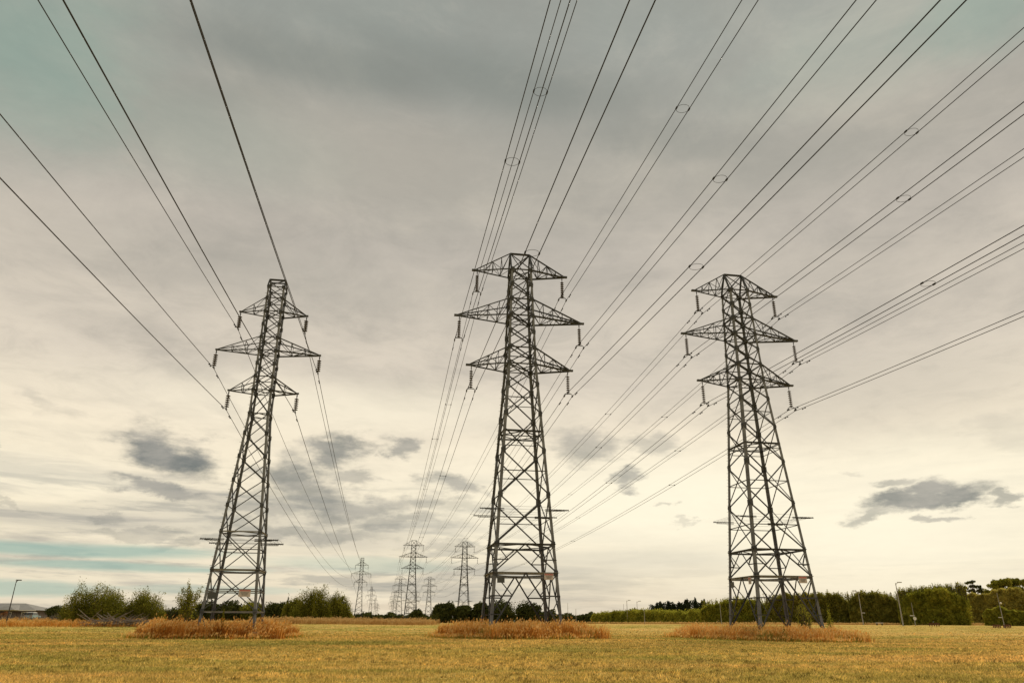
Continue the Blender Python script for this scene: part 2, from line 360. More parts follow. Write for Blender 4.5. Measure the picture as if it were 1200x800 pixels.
def turf():
    n = 420000
    # more blades near the viewer, thinning with distance
    D = 17*np.exp(.96*rng.uniform(0, math.log(150/17), n)); a = rng.uniform(-.74, .74, n)
    x, y = D*a*1.02, D; z = G(x, y)-.01
    clump = .55+.45*np.sin(x*2.1+np.sin(y*1.3)*2)*np.sin(y*1.7+np.sin(x*.9)*2)
    h = rng.uniform(.03, .085, n)*(.7+.7*clump)*(.8+.25*np.sqrt(D/20))*(1-.55*ss(80, 140, D)); wd = rng.uniform(.008, .022, n)*(D/20)*.9
    th = rng.uniform(0, 2*np.pi, n); c, s = np.cos(th)*wd, np.sin(th)*wd
    lx, ly = rng.normal(0, .6, n)*h, rng.normal(0, .6, n)*h
    V = np.stack([np.stack([x-c, y-s, z], -1), np.stack([x+c, y+s, z], -1), np.stack([x+lx, y+ly, z+h], -1)], 1).reshape(-1, 3)
    me = np_mesh('mown_grass', V, 3, turf_m, rng.uniform(0, 1, n))
    put_obj('mown_grass', me, None, None, kind='stuff', label='short mown grass of straw and olive colour across the field', category='grass')
turf()
def tufts():
    k = 9000; D = 18*np.exp(rng.uniform(0, math.log(6.5), k)); a = rng.uniform(-.72, .72, k); cx, cy = D*a, D
    ok = vn(cx*.25, cy*.4, 9)+vn(cx*.9, cy*.9, 10)*.6 > -.1; cx, cy = cx[ok], cy[ok]; m = 9; x = np.repeat(cx, m)+rng.normal(0, .07, len(cx)*m); y = np.repeat(cy, m)+rng.normal(0, .07, len(cx)*m)
    hh = np.repeat(rng.uniform(.09, .20, len(cx)), m)*rng.uniform(.6, 1.1, len(x)); t = np.repeat(np.where(rng.uniform(0, 1, len(cx)) < .5, 0, 1.6), m)
    V, T = blades(x, y, hh, .012+.0006*y, .5, t); me = np_mesh('grass_tufts', V, 3, turf_m, T)
    put_obj('grass_tufts', me, None, None, kind='stuff', label='taller uneven tufts standing out of the mown field', category='grass')
tufts()
def tall_patch(cx, cy, rx, ry, hh, n, label, rot=0, m=tall_m, green=.07, edge=.42, shift=0):
    k = int(n*1.5); u = rng.uniform(-1, 1, k); v = rng.uniform(-1, 1, k)
    r = (np.abs(u)**2.6+np.abs(v)**2.6)**(1/2.6)*(1+.05*np.sin(np.arctan2(v, u)*23+2)+rng.normal(0, .035, k)+.10*np.sin(np.arctan2(v, u)*5+1.3)+.06*np.sin(np.arctan2(v, u)*11)); ok = r < 1
    u, v, r = u[ok][:n], v[ok][:n], r[ok][:n]
    x = cx+u*rx*math.cos(rot)-v*ry*math.sin(rot); y = cy+u*rx*math.sin(rot)+v*ry*math.cos(rot)
    lump = .82+.17*np.sin(x*1.3+2*np.sin(y*.8))+.11*np.sin(x*3.7+y*2.1)+.08*np.sin(x*.45+y*.6)
    h = hh*rng.uniform(.62, 1.05, len(x))*lump*(1-edge*ss(.84, 1.08, r))
    tall = rng.uniform(0, 1, len(x)) > .93; h = np.where(tall, h*rng.uniform(1.08, 1.34, len(x)), h*.98)
    t = np.clip(rng.normal(.42, .22, len(x))+.14*np.sin(x*.9+1)*np.sin(y*.8)+.10*np.sin(x*2.9)+shift, 0, .9)
    g = (np.sin(x*.7+3)+np.sin(y*1.1+x*.35)+np.sin(x*1.9)*.5) > (2.6-12*green); t = np.where(g & (rng.uniform(0, 1, len(x)) < .5), 1.0, t)
    if shift != 0:                                        # short green fringe where the mower stops
        q = rng.integers(0, len(x), len(x)//3); an = rng.uniform(0, 6.283, len(q)); rr2 = rng.normal(.99, .07, len(q)); cu = np.sign(np.cos(an))*np.abs(np.cos(an))**.77*rr2; cv = np.sign(np.sin(an))*np.abs(np.sin(an))**.77*rr2
        fx = cx+cu*rx*math.cos(rot)-cv*ry*math.sin(rot); fy = cy+cu*rx*math.sin(rot)+cv*ry*math.cos(rot)
        x = np.concatenate([x, fx]); y = np.concatenate([y, fy]); h = np.concatenate([h, rng.uniform(.10, .42, len(fx))*(1+.5*vn(fx, fy, 3))]); t = np.concatenate([t, np.where(rng.uniform(0, 1, len(fx)) < .6, 1.0, rng.uniform(.2, .8, len(fx)))])
    V1, T1 = blades(x, y, h, rng.uniform(.022, .05, len(x)), .22, t)
    # feathery heads on a third of the stems
    s_ = rng.uniform(0, 1, len(x)) < .33; x2, y2, h2 = x[s_]+rng.normal(0, .05, s_.sum()), y[s_]+rng.normal(0, .05, s_.sum()), h[s_]
    z2 = G(x2, y2)+h2*.80; hl = rng.uniform(.14, .28, len(x2)); wd = rng.uniform(.025, .055, len(x2)); th = rng.uniform(0, 6.28, len(x2))
    cc, sn = np.cos(th)*wd, np.sin(th)*wd; lx = rng.normal(.05, .06, len(x2))
    a = np.stack([x2, y2, z2], -1); b = np.stack([x2-cc+lx*.5, y2-sn, z2+hl*.45], -1); c_ = np.stack([x2+lx, y2, z2+hl], -1); d = np.stack([x2+cc+lx*.5, y2+sn, z2+hl*.45], -1)
    V2 = np.stack([a, b, c_, a, c_, d], 1).reshape(-1, 3); T2 = np.repeat(np.clip(rng.normal(.72, .12, len(x2)), 0, .88), 2)
    me = np_mesh('tall_grass', np.concatenate([V1, V2]), 3, m, np.concatenate([T1, T2]))
    return put_obj('tall_grass', me, None, None, kind='stuff', label=label, category='tall grass')
LINE = R(9.395)                                           # heading of the three lines, west of the view axis
DV = Vector((-math.sin(LINE), math.cos(LINE), 0)); UV = Vector((math.cos(LINE), math.sin(LINE), 0))
PC, PR, PL = Vector((.943, 78.864, 0)), Vector((29.026, 84.536, 0)), Vector((-24.995, 68.916, 0))
tall_patch(-26.9, 71.1, 6.6, 7.4, 1.72, 24000, 'rust orange tall dry grass round the feet of the left pylon', LINE, shift=-.10)
tall_patch(.3, 78.6, 7.7, 9.6, 1.72, 27000, 'orange brown tall dry grass round the feet of the middle pylon', LINE, shift=-.04)
tall_patch(26.6, 84.0, 8.0, 10.0, 1.60, 30000, 'golden tall dry grass with green weeds round the feet of the right pylon', LINE, green=.15, shift=.20)
tall_patch(-74, 120, 30, 7, .95, 16000, 'dry orange rough grass along the left edge of the mown field', .05, green=.03)
tall_patch(-30, 138, 17, 5, 1.15, 15000, 'pale dry rough grass strip between the left and middle pylons', -.02, m=straw_m, green=0)
tall_patch(60, 158, 52, 5, .42, 16000, 'thin fringe of dry grass along the foot of the right hedge', .0, m=straw_m, green=0)

# ------------------------------------------------------------------ pylons
LI, HI = 3.126, .361
def pylon_parts(kind):
    """list of (part, sub, mesh builder, material, kind, key) in the pylon's own axes: x across the line, y along it"""
    P = []                                                # dicts
    def add(name, mb, m=steel, parent=None, key=None, stuff=False): P.append(dict(name=name, mb=mb, m=m, parent=parent, key=key, stuff=stuff))
    big = kind == 'big'
    if big:
        ZK, WK, W0, ZT, WT = 29.01, 1.67, 3.716, 41.24, 1.27
        lev = [.12, 6.05, 8.90, 14.0, 18.8, 23.05, 26.55, 29.01, 31.05, 33.08, 35.13, 37.3, 39.25, 41.24]
        arms = [(29.01, 31.05, 6.063), (35.13, 37.3, 7.629), (41.24, 43.98, 5.641)]
        top, topw = 43.98, 1.21
        lw, bw = .30, .125
    else:
        ZK, WK, W0, ZT, WT = 20.4, .97, 2.47, 34.2, .86
        lev = [.12, 2.2, 5.70, 9.05, 11.45, 13.8, 16.1, 18.4, 20.4, 22.84, 24.25, 25.65, 27.07, 28.5, 29.95, 31.4, 32.9, 34.2]
        arms = [(22.84, 24.25, 3.303), (27.07, 28.5, 5.106), (31.4, 32.9, 3.346)]
        top, topw = 35.2, .80
        lw, bw = .22, .085
    def hw(z):
        return W0+(WK-W0)*z/ZK if z <= ZK else WK+(WT-WK)*(z-ZK)/(ZT-ZK)
    CN = [(-1, -1), (1, -1), (1, 1), (-1, 1)]
    def pt(i, z, k=1.0): return Vector((CN[i][0]*hw(z)*k, CN[i][1]*hw(z)*k, z))
    FN = [Vector((0, -1, 0)), Vector((1, 0, 0)), Vector((0, 1, 0)), Vector((-1, 0, 0))]
    # legs: heavy angles, kinked at the lowest arm
    for i in range(4):
        mb = MB(); o = Vector((CN[i][0], CN[i][1], 0)).normalized()
        zs = [-.3, ZK, ZT]
        for a, b in zip(zs, zs[1:]):
            p, q = pt(i, a), pt(i, b)
            wd = lw*(1.0 if a < 1 else .82); ax = (q-p).normalized()
            # two flanges set along the faces
            for fx, fy in ((1, 0), (0, 1)):
                d1 = Vector((-CN[i][0]*wd, 0, 0)) if fx else Vector((0, -CN[i][1]*wd, 0))
                d2 = Vector((0, -CN[i][1]*.035, 0)) if fx else Vector((-CN[i][0]*.035, 0, 0))
                vs = [p, p+d1, p+d1+d2, p+d2, q, q+d1, q+d1+d2, q+d2]
                if fx == 0: vs = [v+Vector((0, -CN[i][1]*.037, 0)) for v in vs]
                mb.add(vs, [(3, 2, 1, 0), (4, 5, 6, 7), (0, 1, 5, 4), (1, 2, 6, 5), (2, 3, 7, 6), (3, 0, 4, 7)])
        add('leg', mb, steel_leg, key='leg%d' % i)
        add('footing', MB().lathe((pt(i, 0).x, pt(i, 0).y, -.4), [(.42, 0), (.42, .75), (.30, .95)], 10), conc_m, parent='leg%d' % i)
        if i in (0, 3):
            sb = MB(); z = 2.6
            while z < ZT-.5:
                p = pt(i, z); d = Vector((CN[i][0], 0, 0)) if int(z/.38) % 2 else Vector((0, CN[i][1], 0))
                sb.tube([p-d*.02, p+d*.17], .014, 4); z += .38
            add('step_bolt', sb, steel, parent='leg%d' % i, stuff=True)
    gus = MB()
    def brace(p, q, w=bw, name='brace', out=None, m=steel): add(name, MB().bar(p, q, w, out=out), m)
    def face_pts(f, z): return pt(f, z), pt((f+1) % 4, z)
    for k in range(len(lev)-1):
        a, b = lev[k], lev[k+1]
        for f in range(4):
            n = FN[f]; A0, A1 = face_pts(f, a); B0, B1 = face_pts(f, b); o1, o2 = n*.03, -n*.07
            if big and k == 0:
                mid = (B0+B1)/2
                for s, (X, Y) in enumerate(((A0, B0), (A1, B1))):
                    X = X*1.0; brace(Vector((X.x*.99, X.y*.99, .45)), mid, bw*1.1, out=n)
                    t = .63; leg = X.lerp(Y, t); dia = X.lerp(mid, t)
                    brace(leg, dia, bw, out=n); brace(Y, dia+o1, bw*.8, out=n)
                    t2 = .34; brace(X.lerp(Y, t2), X.lerp(mid, t2), bw*.7, out=n); brace(leg, X.lerp(mid, t2)+o1, bw*.7, out=n)
            elif big and k == 1:
                mid = (B0+B1)/2
                for X, Y in ((A0, B0), (A1, B1)):
                    brace(X, mid, bw, out=n); leg = X.lerp(Y, .45); dia = X.lerp(mid, .45)
                    brace(leg, dia, bw*.8, out=n); brace(Y, dia+o1, bw*.8, out=n)
            elif (not big) and k == 0:
                brace(B0, A0.lerp(A1, .2)+Vector((0, 0, .3)), bw*.8, out=n)
                brace(B1, A0.lerp(A1, .8)+Vector((0, 0, .3)), bw*.8, out=n)
            else:
                brace(A0+o1, B1+o1, bw, out=n); brace(A1+o2, B0+o2, bw, out=n)
                zc = None
                if big and 2 <= k <= 5 or (not big and k in (1, 2)):
                    zc = a+(b-a)*hw(a)/(hw(a)+hw(b)); M0, M1 = face_pts(f, zc)
                    brace(M0-n*.02, M1-n*.02, bw*.7 if big else bw*.9, 'rail', out=(0, 0, 1))
            # heavy rails and arm-level rings
            if big and b in (6.05, 8.90): brace(B0+n*.05, B1+n*.05, .26 if b == 6.05 else .20, 'rail', out=(0, 0, 1), m=steel2 if b == 6.05 else steel)
            elif (not big) and b in (2.2, 5.70, 9.05): brace(B0+n*.05, B1+n*.05, .17 if b == 5.7 else .11, 'rail', out=(0, 0, 1), m=steel2)
            elif any(abs(b-z) < .01 for ar in arms for z in ar[:2]) or (not big and b in (20.4, 34.2)):
                brace(B0+n*.05, B1+n*.05, bw, 'rail', out=(0, 0, 1))
            for q_, s in ((B0, 1), (B1, -1)):
                g = .30 if big else .2; e = (B1-B0).normalized()*s
                c = q_+e*g*.75+n*.045
                gus.add([c+e*x*g*.6+Vector((0, 0, z*g))+n*y*.012 for z in (-1, 1) for x, y in ((-1, -1), (1, -1), (1, 1), (-1, 1))],
                        [(3, 2, 1, 0), (4, 5, 6, 7), (0, 1, 5, 4), (1, 2, 6, 5), (2, 3, 7, 6), (3, 0, 4, 7)])
    add('gusset_plate', gus, steel, stuff=True)
    # plan bracing
    for z in ([6.05, 8.90, 20.95] if big else [5.70, 9.05, 20.4]):
        for f in range(4):
            m0 = (pt(f, z)+pt((f+1) % 4, z))/2; m1 = (pt((f+1) % 4, z)+pt((f+2) % 4, z))/2
            brace(m0, m1, bw*.8, out=(0, 0, 1))
            if z == 20.95: brace(pt(f, z), pt((f+1) % 4, z), bw*.9, 'rail', out=(0, 0, 1)); brace(pt(f, z-.55), pt((f+1) % 4, z-.55), bw*.7, 'rail', out=(0, 0, 1))
    for lo, hi, ln in arms:
        brace(pt(0, lo), pt(2, lo)+Vector((0, 0, .05)), bw*.9); brace(pt(1, lo)-Vector((0, 0, .1)), pt(3, lo)-Vector((0, 0, .1)), bw*.9)
    # peak
    if big:
        pk = [Vector((-topw, 0, top)), Vector((topw, 0, top))]
        for i in range(4): brace(pt(i, ZT), pk[0 if CN[i][0] < 0 else 1], lw*.6, 'peak_member')
        brace(pk[0], pk[1], .2, 'peak_member')
        for f in (0, 2):
            A0, A1 = face_pts(f, ZT); brace(A0, pk[1] if CN[f][0] < 0 else pk[0], bw); brace(A1, pk[0] if CN[f][0] < 0 else pk[1], bw)
    else:
        pk = [Vector((x*topw, y*.42, top)) for x, y in CN]
        for i in range(4): brace(pt(i, ZT), pk[i], lw*.7, 'peak_member'); brace(pk[i], pk[(i+1) % 4], .16, 'peak_member')
        for f in range(4): brace(pt(f, ZT), pk[(f+1) % 4], bw)
    # cross-arms
    for ai, (lo, hi, ln) in enumerate(arms):
        pointed = big and ai == 2
        for s in (-1, 1):
            tip = Vector((s*(ln-.12), 0, lo)); key = 'arm%d%d' % (ai, s)
            B = [Vector((s*hw(lo), y*hw(lo), lo)) for y in (-1, 1)]
            T = [pk[0 if s < 0 else 1]]*2 if pointed else [Vector((s*hw(hi), y*hw(hi), hi)) for y in (-1, 1)]
            mb = MB(); cw = .17 if big else .12
            for q in B: mb.bar(q, tip, cw)
            for q in (T[:1] if pointed else T): mb.bar(q, tip+Vector((0, 0, .12)), cw*.8)
            mb.box((s*ln*.985, 0, lo+.04), (.75 if big else .4, .3 if big else .2, .2 if big else .15))
            add('crossarm', mb, steel, key=key)
            n = {True: [3, 4, 3], False: [1, 2, 1]}[big][ai]
            tt = [(j+1)/(n+1) for j in range(n)]
            def strut(p, q, w=.07 if big else .055): add('strut', MB().bar(p, q, w), steel, parent=key)
            for j, t in enumerate(tt):
                b = [q.lerp(tip, t) for q in B]; u = [q.lerp(tip, t) for q in T]
                strut(b[0], b[1]); strut(b[0], u[0]); strut(b[1], u[1])
                if not pointed and t < .6: strut(u[0], u[1])
                pb = [q.lerp(tip, tt[j-1] if j else 0) for q in B]; pu = [q.lerp(tip, tt[j-1] if j else 0) for q in T]
                strut(pb[j % 2], b[1-j % 2]); strut(pb[0], u[0]) if j % 2 else strut(pu[0], b[0]); strut(pb[1], u[1]) if j % 2 else strut(pu[1], b[1])
            # insulator string with its yoke
            ik = 'ins%d%d' % (ai, s); L = LI if big else 1.973; x = s*(ln-(HI if big else 0))
            up = .62 if big else .45; ft = .36 if big else .22
            add('insulator_string', MB().tube([(x, 0, lo), (x, 0, lo-up)], .045, 6).box((x, 0, lo-up*.5), (.12, .05, .16)), steel, key=ik)
            nD = 8 if big else 6; mb = MB(); sp = (L-up-ft)/nD; rr = .22 if big else .23
            mb.tube([(x, 0, lo-up), (x, 0, lo-L+ft)], .04, 6)
            for d in range(nD):
                z = lo-up-sp*(d+.15); mb.lathe((x, 0, z), [(.05, 0), (rr*.7, -sp*.18), (rr, -sp*.42), (rr*.93, -sp*.50), (.06, -sp*.46)], 10)
            add('insulator_disc', mb, glass_m, parent=ik, stuff=False)
            if big:
                mb = MB(); z = lo-L+ft
                mb.box((x, 0, z-.06), (.62, .06, .09)); mb.tube([(x-.3, 0, z-.05), (x-.475, 0, z-.18), (x-.475, 0, z-ft)], .04, 6); mb.tube([(x+.3, 0, z-.05), (x+.475, 0, z-.18), (x+.475, 0, z-ft)], .04, 6)
                for q in (-.475, .475): mb.box((x+q, 0, lo-L), (.12, .42, .15))
                add('yoke', mb, steel, parent=ik)
            else:
                add('clamp', MB().box((x, 0, lo-L+.06), (.10, .45, .16)).tube([(x, 0, lo-L), (x, 0, lo-L+ft)], .035, 5), steel, parent=ik)
    # anti-climbing outriggers strung with barbed wire
    za = 12.45 if big else 8.35; ol = 1.9 if big else 1.55; ws = MB()
    for i in range(4):
        p = pt(i, za); sx = CN[i][0]; mb = MB(); t = p+Vector((sx*ol, 0, -.02)); q0 = p-Vector((sx*ol*.35, 0, 0))
        mb.bar(q0, t, .10); mb.bar(q0+Vector((0, .0, -.16)), t+Vector((-sx*.5, CN[i][1]*.25, -.1)), .07)
        for j in range(7):
            c = p+Vector((sx*ol*(.2+j*.13), 0, -.05)); mb.tube([c+Vector((0, -.12, -.10)), c+Vector((0, .12, .12))], .015, 4)
        add('outrigger', mb, steel)
    for j in range(4):
        e = ol*(.3+j*.22)
        for sx in (-1, 1): ws.tube([(sx*(hw(za)+e), -hw(za), za+.05), (sx*(hw(za)+e), hw(za), za+.05)], .012, 4)
    for j in range(3):
        for y in (-1, 1): ws.tube([(-hw(za), y*(hw(za)+.02), za-.35+j*.3), (hw(za), y*(hw(za)+.02), za-.35+j*.3)], .012, 4)
    add('barbed_wire', ws, steel, stuff=True)
    # plates on the front rail
    if big:
        zr = 6.05; w_ = hw(zr)
        def plate(x, y, z, a, b, m, band, rz=0):
            key = 'pl%.2f%.2f' % (x, y); add('sign_plate', MB().box((x, y, z), (a, .03, b), rz), m, key=key)
            if band:
                ca, sa = math.cos(rz), math.sin(rz); n = Vector((sa, -ca, 0)); c = Vector((x, y, z))+n*.022
                add('red_band', MB().box((c.x, c.y, z+b*.32), (a*.9, .012, b*.2), rz), sign_r, parent=key)
                mb = MB()
                for r_ in range(3): mb.box((c.x, c.y, z+b*(.08-.16*r_)), (a*(.7-.12*r_), .012, b*.06), rz)
                add('print_line', mb, sign_d, parent=key, stuff=True)
        return P, plate
    zr = 3.9; w_ = hw(zr)
    def plate(x, y, z, a, b, m, band, rz=0):
        key = 'pl%.2f%.2f' % (x, y); add('sign_plate', MB().box((x, y, z), (a, .03, b), rz), m, key=key)
        if band:
            add('red_band', MB().box((x, y-.022, z+b*.34), (a*.92, .012, b*.18), rz), sign_r, parent=key)
            mb = MB()
            for r_ in range(3): mb.box((x, y-.022, z+b*(.08-.16*r_)), (a*(.7-.12*r_), .012, b*.06), rz)
            add('print_line', mb, sign_d, parent=key, stuff=True)
    return P, plate
def assemble(P, root, cache, tag):
    objs = {}
    for i, d in enumerate(P):
        if (tag, i) not in cache: cache[(tag, i)] = d['mb'].mesh(d['name'])
        par = objs[d['parent']] if d['parent'] else root
        o = put_obj(d['name'], cache[(tag, i)], par, d['m'])
        if d['stuff']: o['kind'] = 'stuff'
        if d['key']: objs[d['key']] = o
def lod_mesh(P, which, name):
    mb = MB()
    for d in P:
        if which(d): mb.add(d['mb'].v, d['mb'].f)
    return mb.mesh(name)
cache = {}
Pbig, plate_big = pylon_parts('big'); nb = len(Pbig)
Psm, plate_sm = pylon_parts('small')
common_big = list(Pbig)
# middle pylon signs
w6 = 3.716+(1.67-3.716)*6.05/29.01
plate_big(2.35, -w6-.12, 5.72, .95, .62, sign_w, True); plate_big(-2.55, -w6-.12, 5.35, .75, .55, sign_d, False)
P_mid = list(Pbig)
del Pbig[nb:]
plate_big(-w6-.12, -.15-1.9, 5.62, .62, .70, sign_w, True, R(-90)); plate_big(2.05, -w6-.12, 5.72, .95, .70, sign_w, True); plate_big(-w6-.14, 2.2, 5.4, .8, .62, sign_d, False, R(-90))
P_right = list(Pbig); del Pbig[nb:]
ns = len(Psm); w4 = 2.47+(.97-2.47)*3.9/20.4
common_sm = list(Psm)
add_r = MB
for f, (sx, sy) in enumerate(((0, -1), (1, 0), (0, 1), (-1, 0))):
    a = Vector((-w4 if sy else sx*w4, sy*w4 if sy else -w4, 3.9)); b = Vector((w4 if sy else sx*w4, sy*w4 if sy else w4, 3.9))
    Psm.append(dict(name='rail', mb=MB().bar(a, b, .09), m=steel2, parent=None, key=None, stuff=False))
plate_sm(1.15, -w4-.1, 3.72, 1.0, .62, sign_w, True); plate_sm(-1.55, -w4-.1, 3.5, .8, .55, sign_d, False)
P_left = list(Psm)
GRP = 'lattice steel power pylons'
def grown(x, y): return gz(x, y)
t = thing('power_pylon', 'large lattice pylon in the middle of the field, head-on, with six wide arms', 'pylon', tuple(PC), LINE, GRP); assemble(P_mid, t, cache, 'big_mid')
t = thing('power_pylon', 'large lattice pylon on the right, seen corner-on in front of the long hedge', 'pylon', tuple(PR+Vector((0, 0, .10))), LINE+R(-.2), GRP); assemble(P_right, t, cache, 'big_right')
t = thing('power_pylon', 'slimmer flat-topped lattice pylon on the left with single hanging wires', 'pylon', tuple(PL), LINE, GRP); assemble(P_left, t, cache, 'small')
# farther pylons of each row
S, SL = 337.43, 335.09
def in_(names): return lambda d: d['name'] in names or (d['parent'] or '')[:3] in names
legs = {'leg', 'footing'}
def far_set(P, tag):
    out = {'leg': [], 'crossarm': [], 'insulator_string': []}; rest = MB()
    kids = {}
    for d in P:
        if d['parent']: kids.setdefault(d['parent'], []).append(d)
    for d in P:
        if d['parent']: continue
        mb = MB().add(d['mb'].v, d['mb'].f)
        for c in kids.get(d['key'], []):
            if c['name'] != 'step_bolt': mb.add(c['mb'].v, c['mb'].f)
        if d['name'] in out: out[d['name']].append(mb.mesh(d['name']))
        elif d['name'] not in ('sign_plate', 'barbed_wire', 'gusset_plate'): rest.add(mb.v, mb.f)
    return out, rest.mesh('bracing')
far = {'big': far_set(common_big, 'b'), 'small': far_set(common_sm, 's')}
whole = {}
for k_, P in (('big', common_big), ('small', common_sm)):
    mb = MB()
    for d in P:
        if d['name'] not in ('step_bolt', 'gusset_plate', 'barbed_wire', 'footing', 'sign_plate', 'red_band'): mb.add(d['mb'].v, d['mb'].f)
    whole[k_] = mb.mesh('power_pylon'); whole[k_].materials.append(steel)
ROW = {'C': (PC, S, 'big'), 'R': (PR, S, 'big'), 'L': (PL, SL, 'small')}
FL = {('L', 1): 'nearer distant pylon of the left row, slim and flat-topped, beyond the bushes', ('C', 1): 'tallest of the distant pylons, second in the middle row, wide arms',
      ('R', 1): 'distant pylon just left of the middle pylon, above the dark round trees',
      ('L', 2): 'small far pylon just right of the nearer slim distant one', ('L', 3): 'tiny faint pylon, third behind the left row, near the horizon', ('L', 4): 'faintest pylon at the far end of the left row',
      ('C', 2): 'small far pylon directly left of the tallest distant pylon', ('C', 3): 'tiny far pylon left of two others in the middle row', ('C', 4): 'faintest pylon at the far end of the middle row',
      ('R', 2): 'small far pylon between the two larger distant ones', ('R', 3): 'tiny far pylon behind the tallest distant pylon', ('R', 4): 'faintest pylon at the far end of the right row'}
def zoff(r, k): return (-1.68 if k > 0 else 0) if r == 'L' else 0
for (r, k), lab in FL.items():
    P0, sp, kd = ROW[r]; p = P0+DV*sp*k; p.z = zoff(r, k)
    if k == 1:
        t = thing('power_pylon', lab, 'pylon', tuple(p), LINE, GRP); st, rest = far[kd]
        for nm, ms in st.items():
            for m_ in ms: put_obj(nm, m_, t, steel)
        put_obj('bracing', rest, t, steel, kind='stuff')
    else:
        o = put_obj('power_pylon', whole[kd], None, None, label=lab, category='pylon', group=GRP); o.location = p; o.rotation_euler = (0, 0, LINE)

# ------------------------------------------------------------------ conductors
SAG, SAGL = 4.85, 5.67
ARMS = {'big': [41.24, 35.13, 29.01], 'small': [31.4, 27.07, 22.84]}
LEN = {'big': [5.641, 7.629, 6.063], 'small': [3.346, 5.106, 3.303]}
def on_wire(r, s, n, y, off=0):
    P0, sp, kd = ROW[r]; z = ARMS[kd][n]-(LI if kd == 'big' else 1.973); a = LEN[kd][n]-(HI if kd == 'big' else 0); sg = SAG if kd == 'big' else SAGL
    k = math.floor(y/sp); t = y/sp-k
    zz = z+zoff(r, k)*(1-t)+zoff(r, k+1)*t-4*sg*t*(1-t)
    p = P0+DV*y+UV*(s*a+off); return Vector((p.x, p.y, zz))
def wire_mesh(r, s, n, off, rad):
    P0, sp, kd = ROW[r]; pts = []
    for k in range(-1, 4):
        m = 44 if k < 1 else 16
        for j in range(m): pts.append(on_wire(r, s, n, (k+j/m)*sp, off))
    pts.append(on_wire(r, s, n, 4*sp-.001, off))
    mb = MB().tube(pts, rad, 5); me = mb.mesh('conductor'); me.shade_smooth(); return me
def damper(p, d, down=.12):
    mb = MB(); c = p-Vector((0, 0, down)); mb.tube([p, c], .02, 4); mb.tube([c-d*.28, c+d*.28], .018, 4)
    mb.tube([c-d*.36, c-d*.20], .065, 6); mb.tube([c+d*.20, c+d*.36], .065, 6); return mb
RW = {'L': 'left', 'C': 'middle', 'R': 'right'}; AN = ['upper', 'middle', 'lower']
ring = MB(); nr = 20; rr_ = .475
ring.tube([(rr_*math.cos(2*math.pi*i/nr), rr_*math.sin(2*math.pi*i/nr)*.95, 0) for i in range(nr+1)], .014, 5)
for q in (-rr_, rr_): ring.box((q, 0, 0), (.09, .26, .10))
ring_me = ring.mesh('spacer_ring')
bar_me = MB().tube([(-rr_, 0, 0), (rr_, 0, 0)], .02, 5).box((-rr_, 0, 0), (.12, .34, .14)).box((rr_, 0, 0), (.12, .34, .14)).mesh('spacer')
for r in 'LCR':
    for s in (-1, 1):
        for n in range(3):
            side = 'left' if s < 0 else 'right'
            if r == 'L':
                lab = 'single bare wire running over the field from the %s %s arm of the left pylon' % (AN[n], side)
                o = put_obj('power_line', wire_mesh(r, s, n, 0, .029), None, wire_m, label=lab, category='power line', group='wires of the left row')
                for y in (-1.6, 1.9): damper(on_wire(r, s, n, y), DV).obj('vibration_damper', wire_m, o)
                continue
            lab = 'twin bare wires with ring spacers from the %s %s arm of the %s pylon' % (AN[n], side, RW[r])
            o = thing('power_line', lab, 'power line', tuple(on_wire(r, s, n, 0)), 0, 'twin wires of the %s row' % RW[r])
            inv = Matrix.Translation(-o.location)
            for off in (-.475, .475):
                me = wire_mesh(r, s, n, off, .030); me.transform(inv); put_obj('conductor', me, o, wire_m)
                for y in (-1.9, 2.2):
                    mb = damper(on_wire(r, s, n, y, off), DV); c = put_obj('vibration_damper', mb.mesh('vibration_damper'), o, wire_m); c.location = -o.location
            v0 = {(-1, 0): -38, (-1, 1): -38, (-1, 2): -36.7, (1, 0): -38, (1, 1): -38.5, (1, 2): -36.7}[(s, n)]-(1.5 if r == 'R' else 0)
            for y in (v0-75, v0):
                c = put_obj('spacer_ring', ring_me, o, wire_m); c.location = on_wire(r, s, n, y)-o.location; c.rotation_euler = (0, 0, LINE)
            for y in (40.5, 112, 186, 262):
                c = put_obj('spacer', bar_me, o, wire_m); c.location = on_wire(r, s, n, y)-o.location; c.rotation_euler = (0, 0, LINE)

# ------------------------------------------------------------------ trees, bushes and hedges
def leaves(P, size, m, name, tint):
    n = len(P); a = rng.normal(size=(n, 3)); a /= np.linalg.norm(a, axis=1)[:, None]; b = np.cross(a, rng.normal(size=(n, 3))); b /= np.linalg.norm(b, axis=1)[:, None]
    s = (size*rng.uniform(.55, 1.35, n))[:, None]; V = np.stack([P-a*s*.5, P+b*s*.28, P+a*s*.5, P-b*s*.28], 1).reshape(-1, 3)
    return np_mesh(name, V, 4, m, tint)
def crown_pts(blobs, n, spike=0.0):
    B = np.array(blobs, float); vol = B[:, 3]*B[:, 4]*B[:, 5]; k = rng.choice(len(B), n, p=vol**.8/(vol**.8).sum())
    d = rng.normal(size=(n, 3)); d /= np.linalg.norm(d, axis=1)[:, None]
    # twigs: leaves gather on random directions, so that gaps open between them
    tw = rng.normal(size=(60, 3)); tw /= np.linalg.norm(tw, axis=1)[:, None]; near = (d@tw.T).max(1)
    r = rng.uniform(0, 1, n)**(1/2.2)*(1+.28*(near-.9)*6)+rng.normal(0, .05, n)
    P = B[k, :3]+d*B[k, 3:]*r[:, None]; P[:, 2] += spike*np.maximum(rng.normal(0, 1, n), 0)*(d[:, 2] > .3)
    tint = np.clip(.42+.16*np.sin(P[:, 0]*1.7+k)+.14*np.sin(P[:, 2]*2.1+k*2)+rng.normal(0, .16, n), 0, 1)
    return P, tint
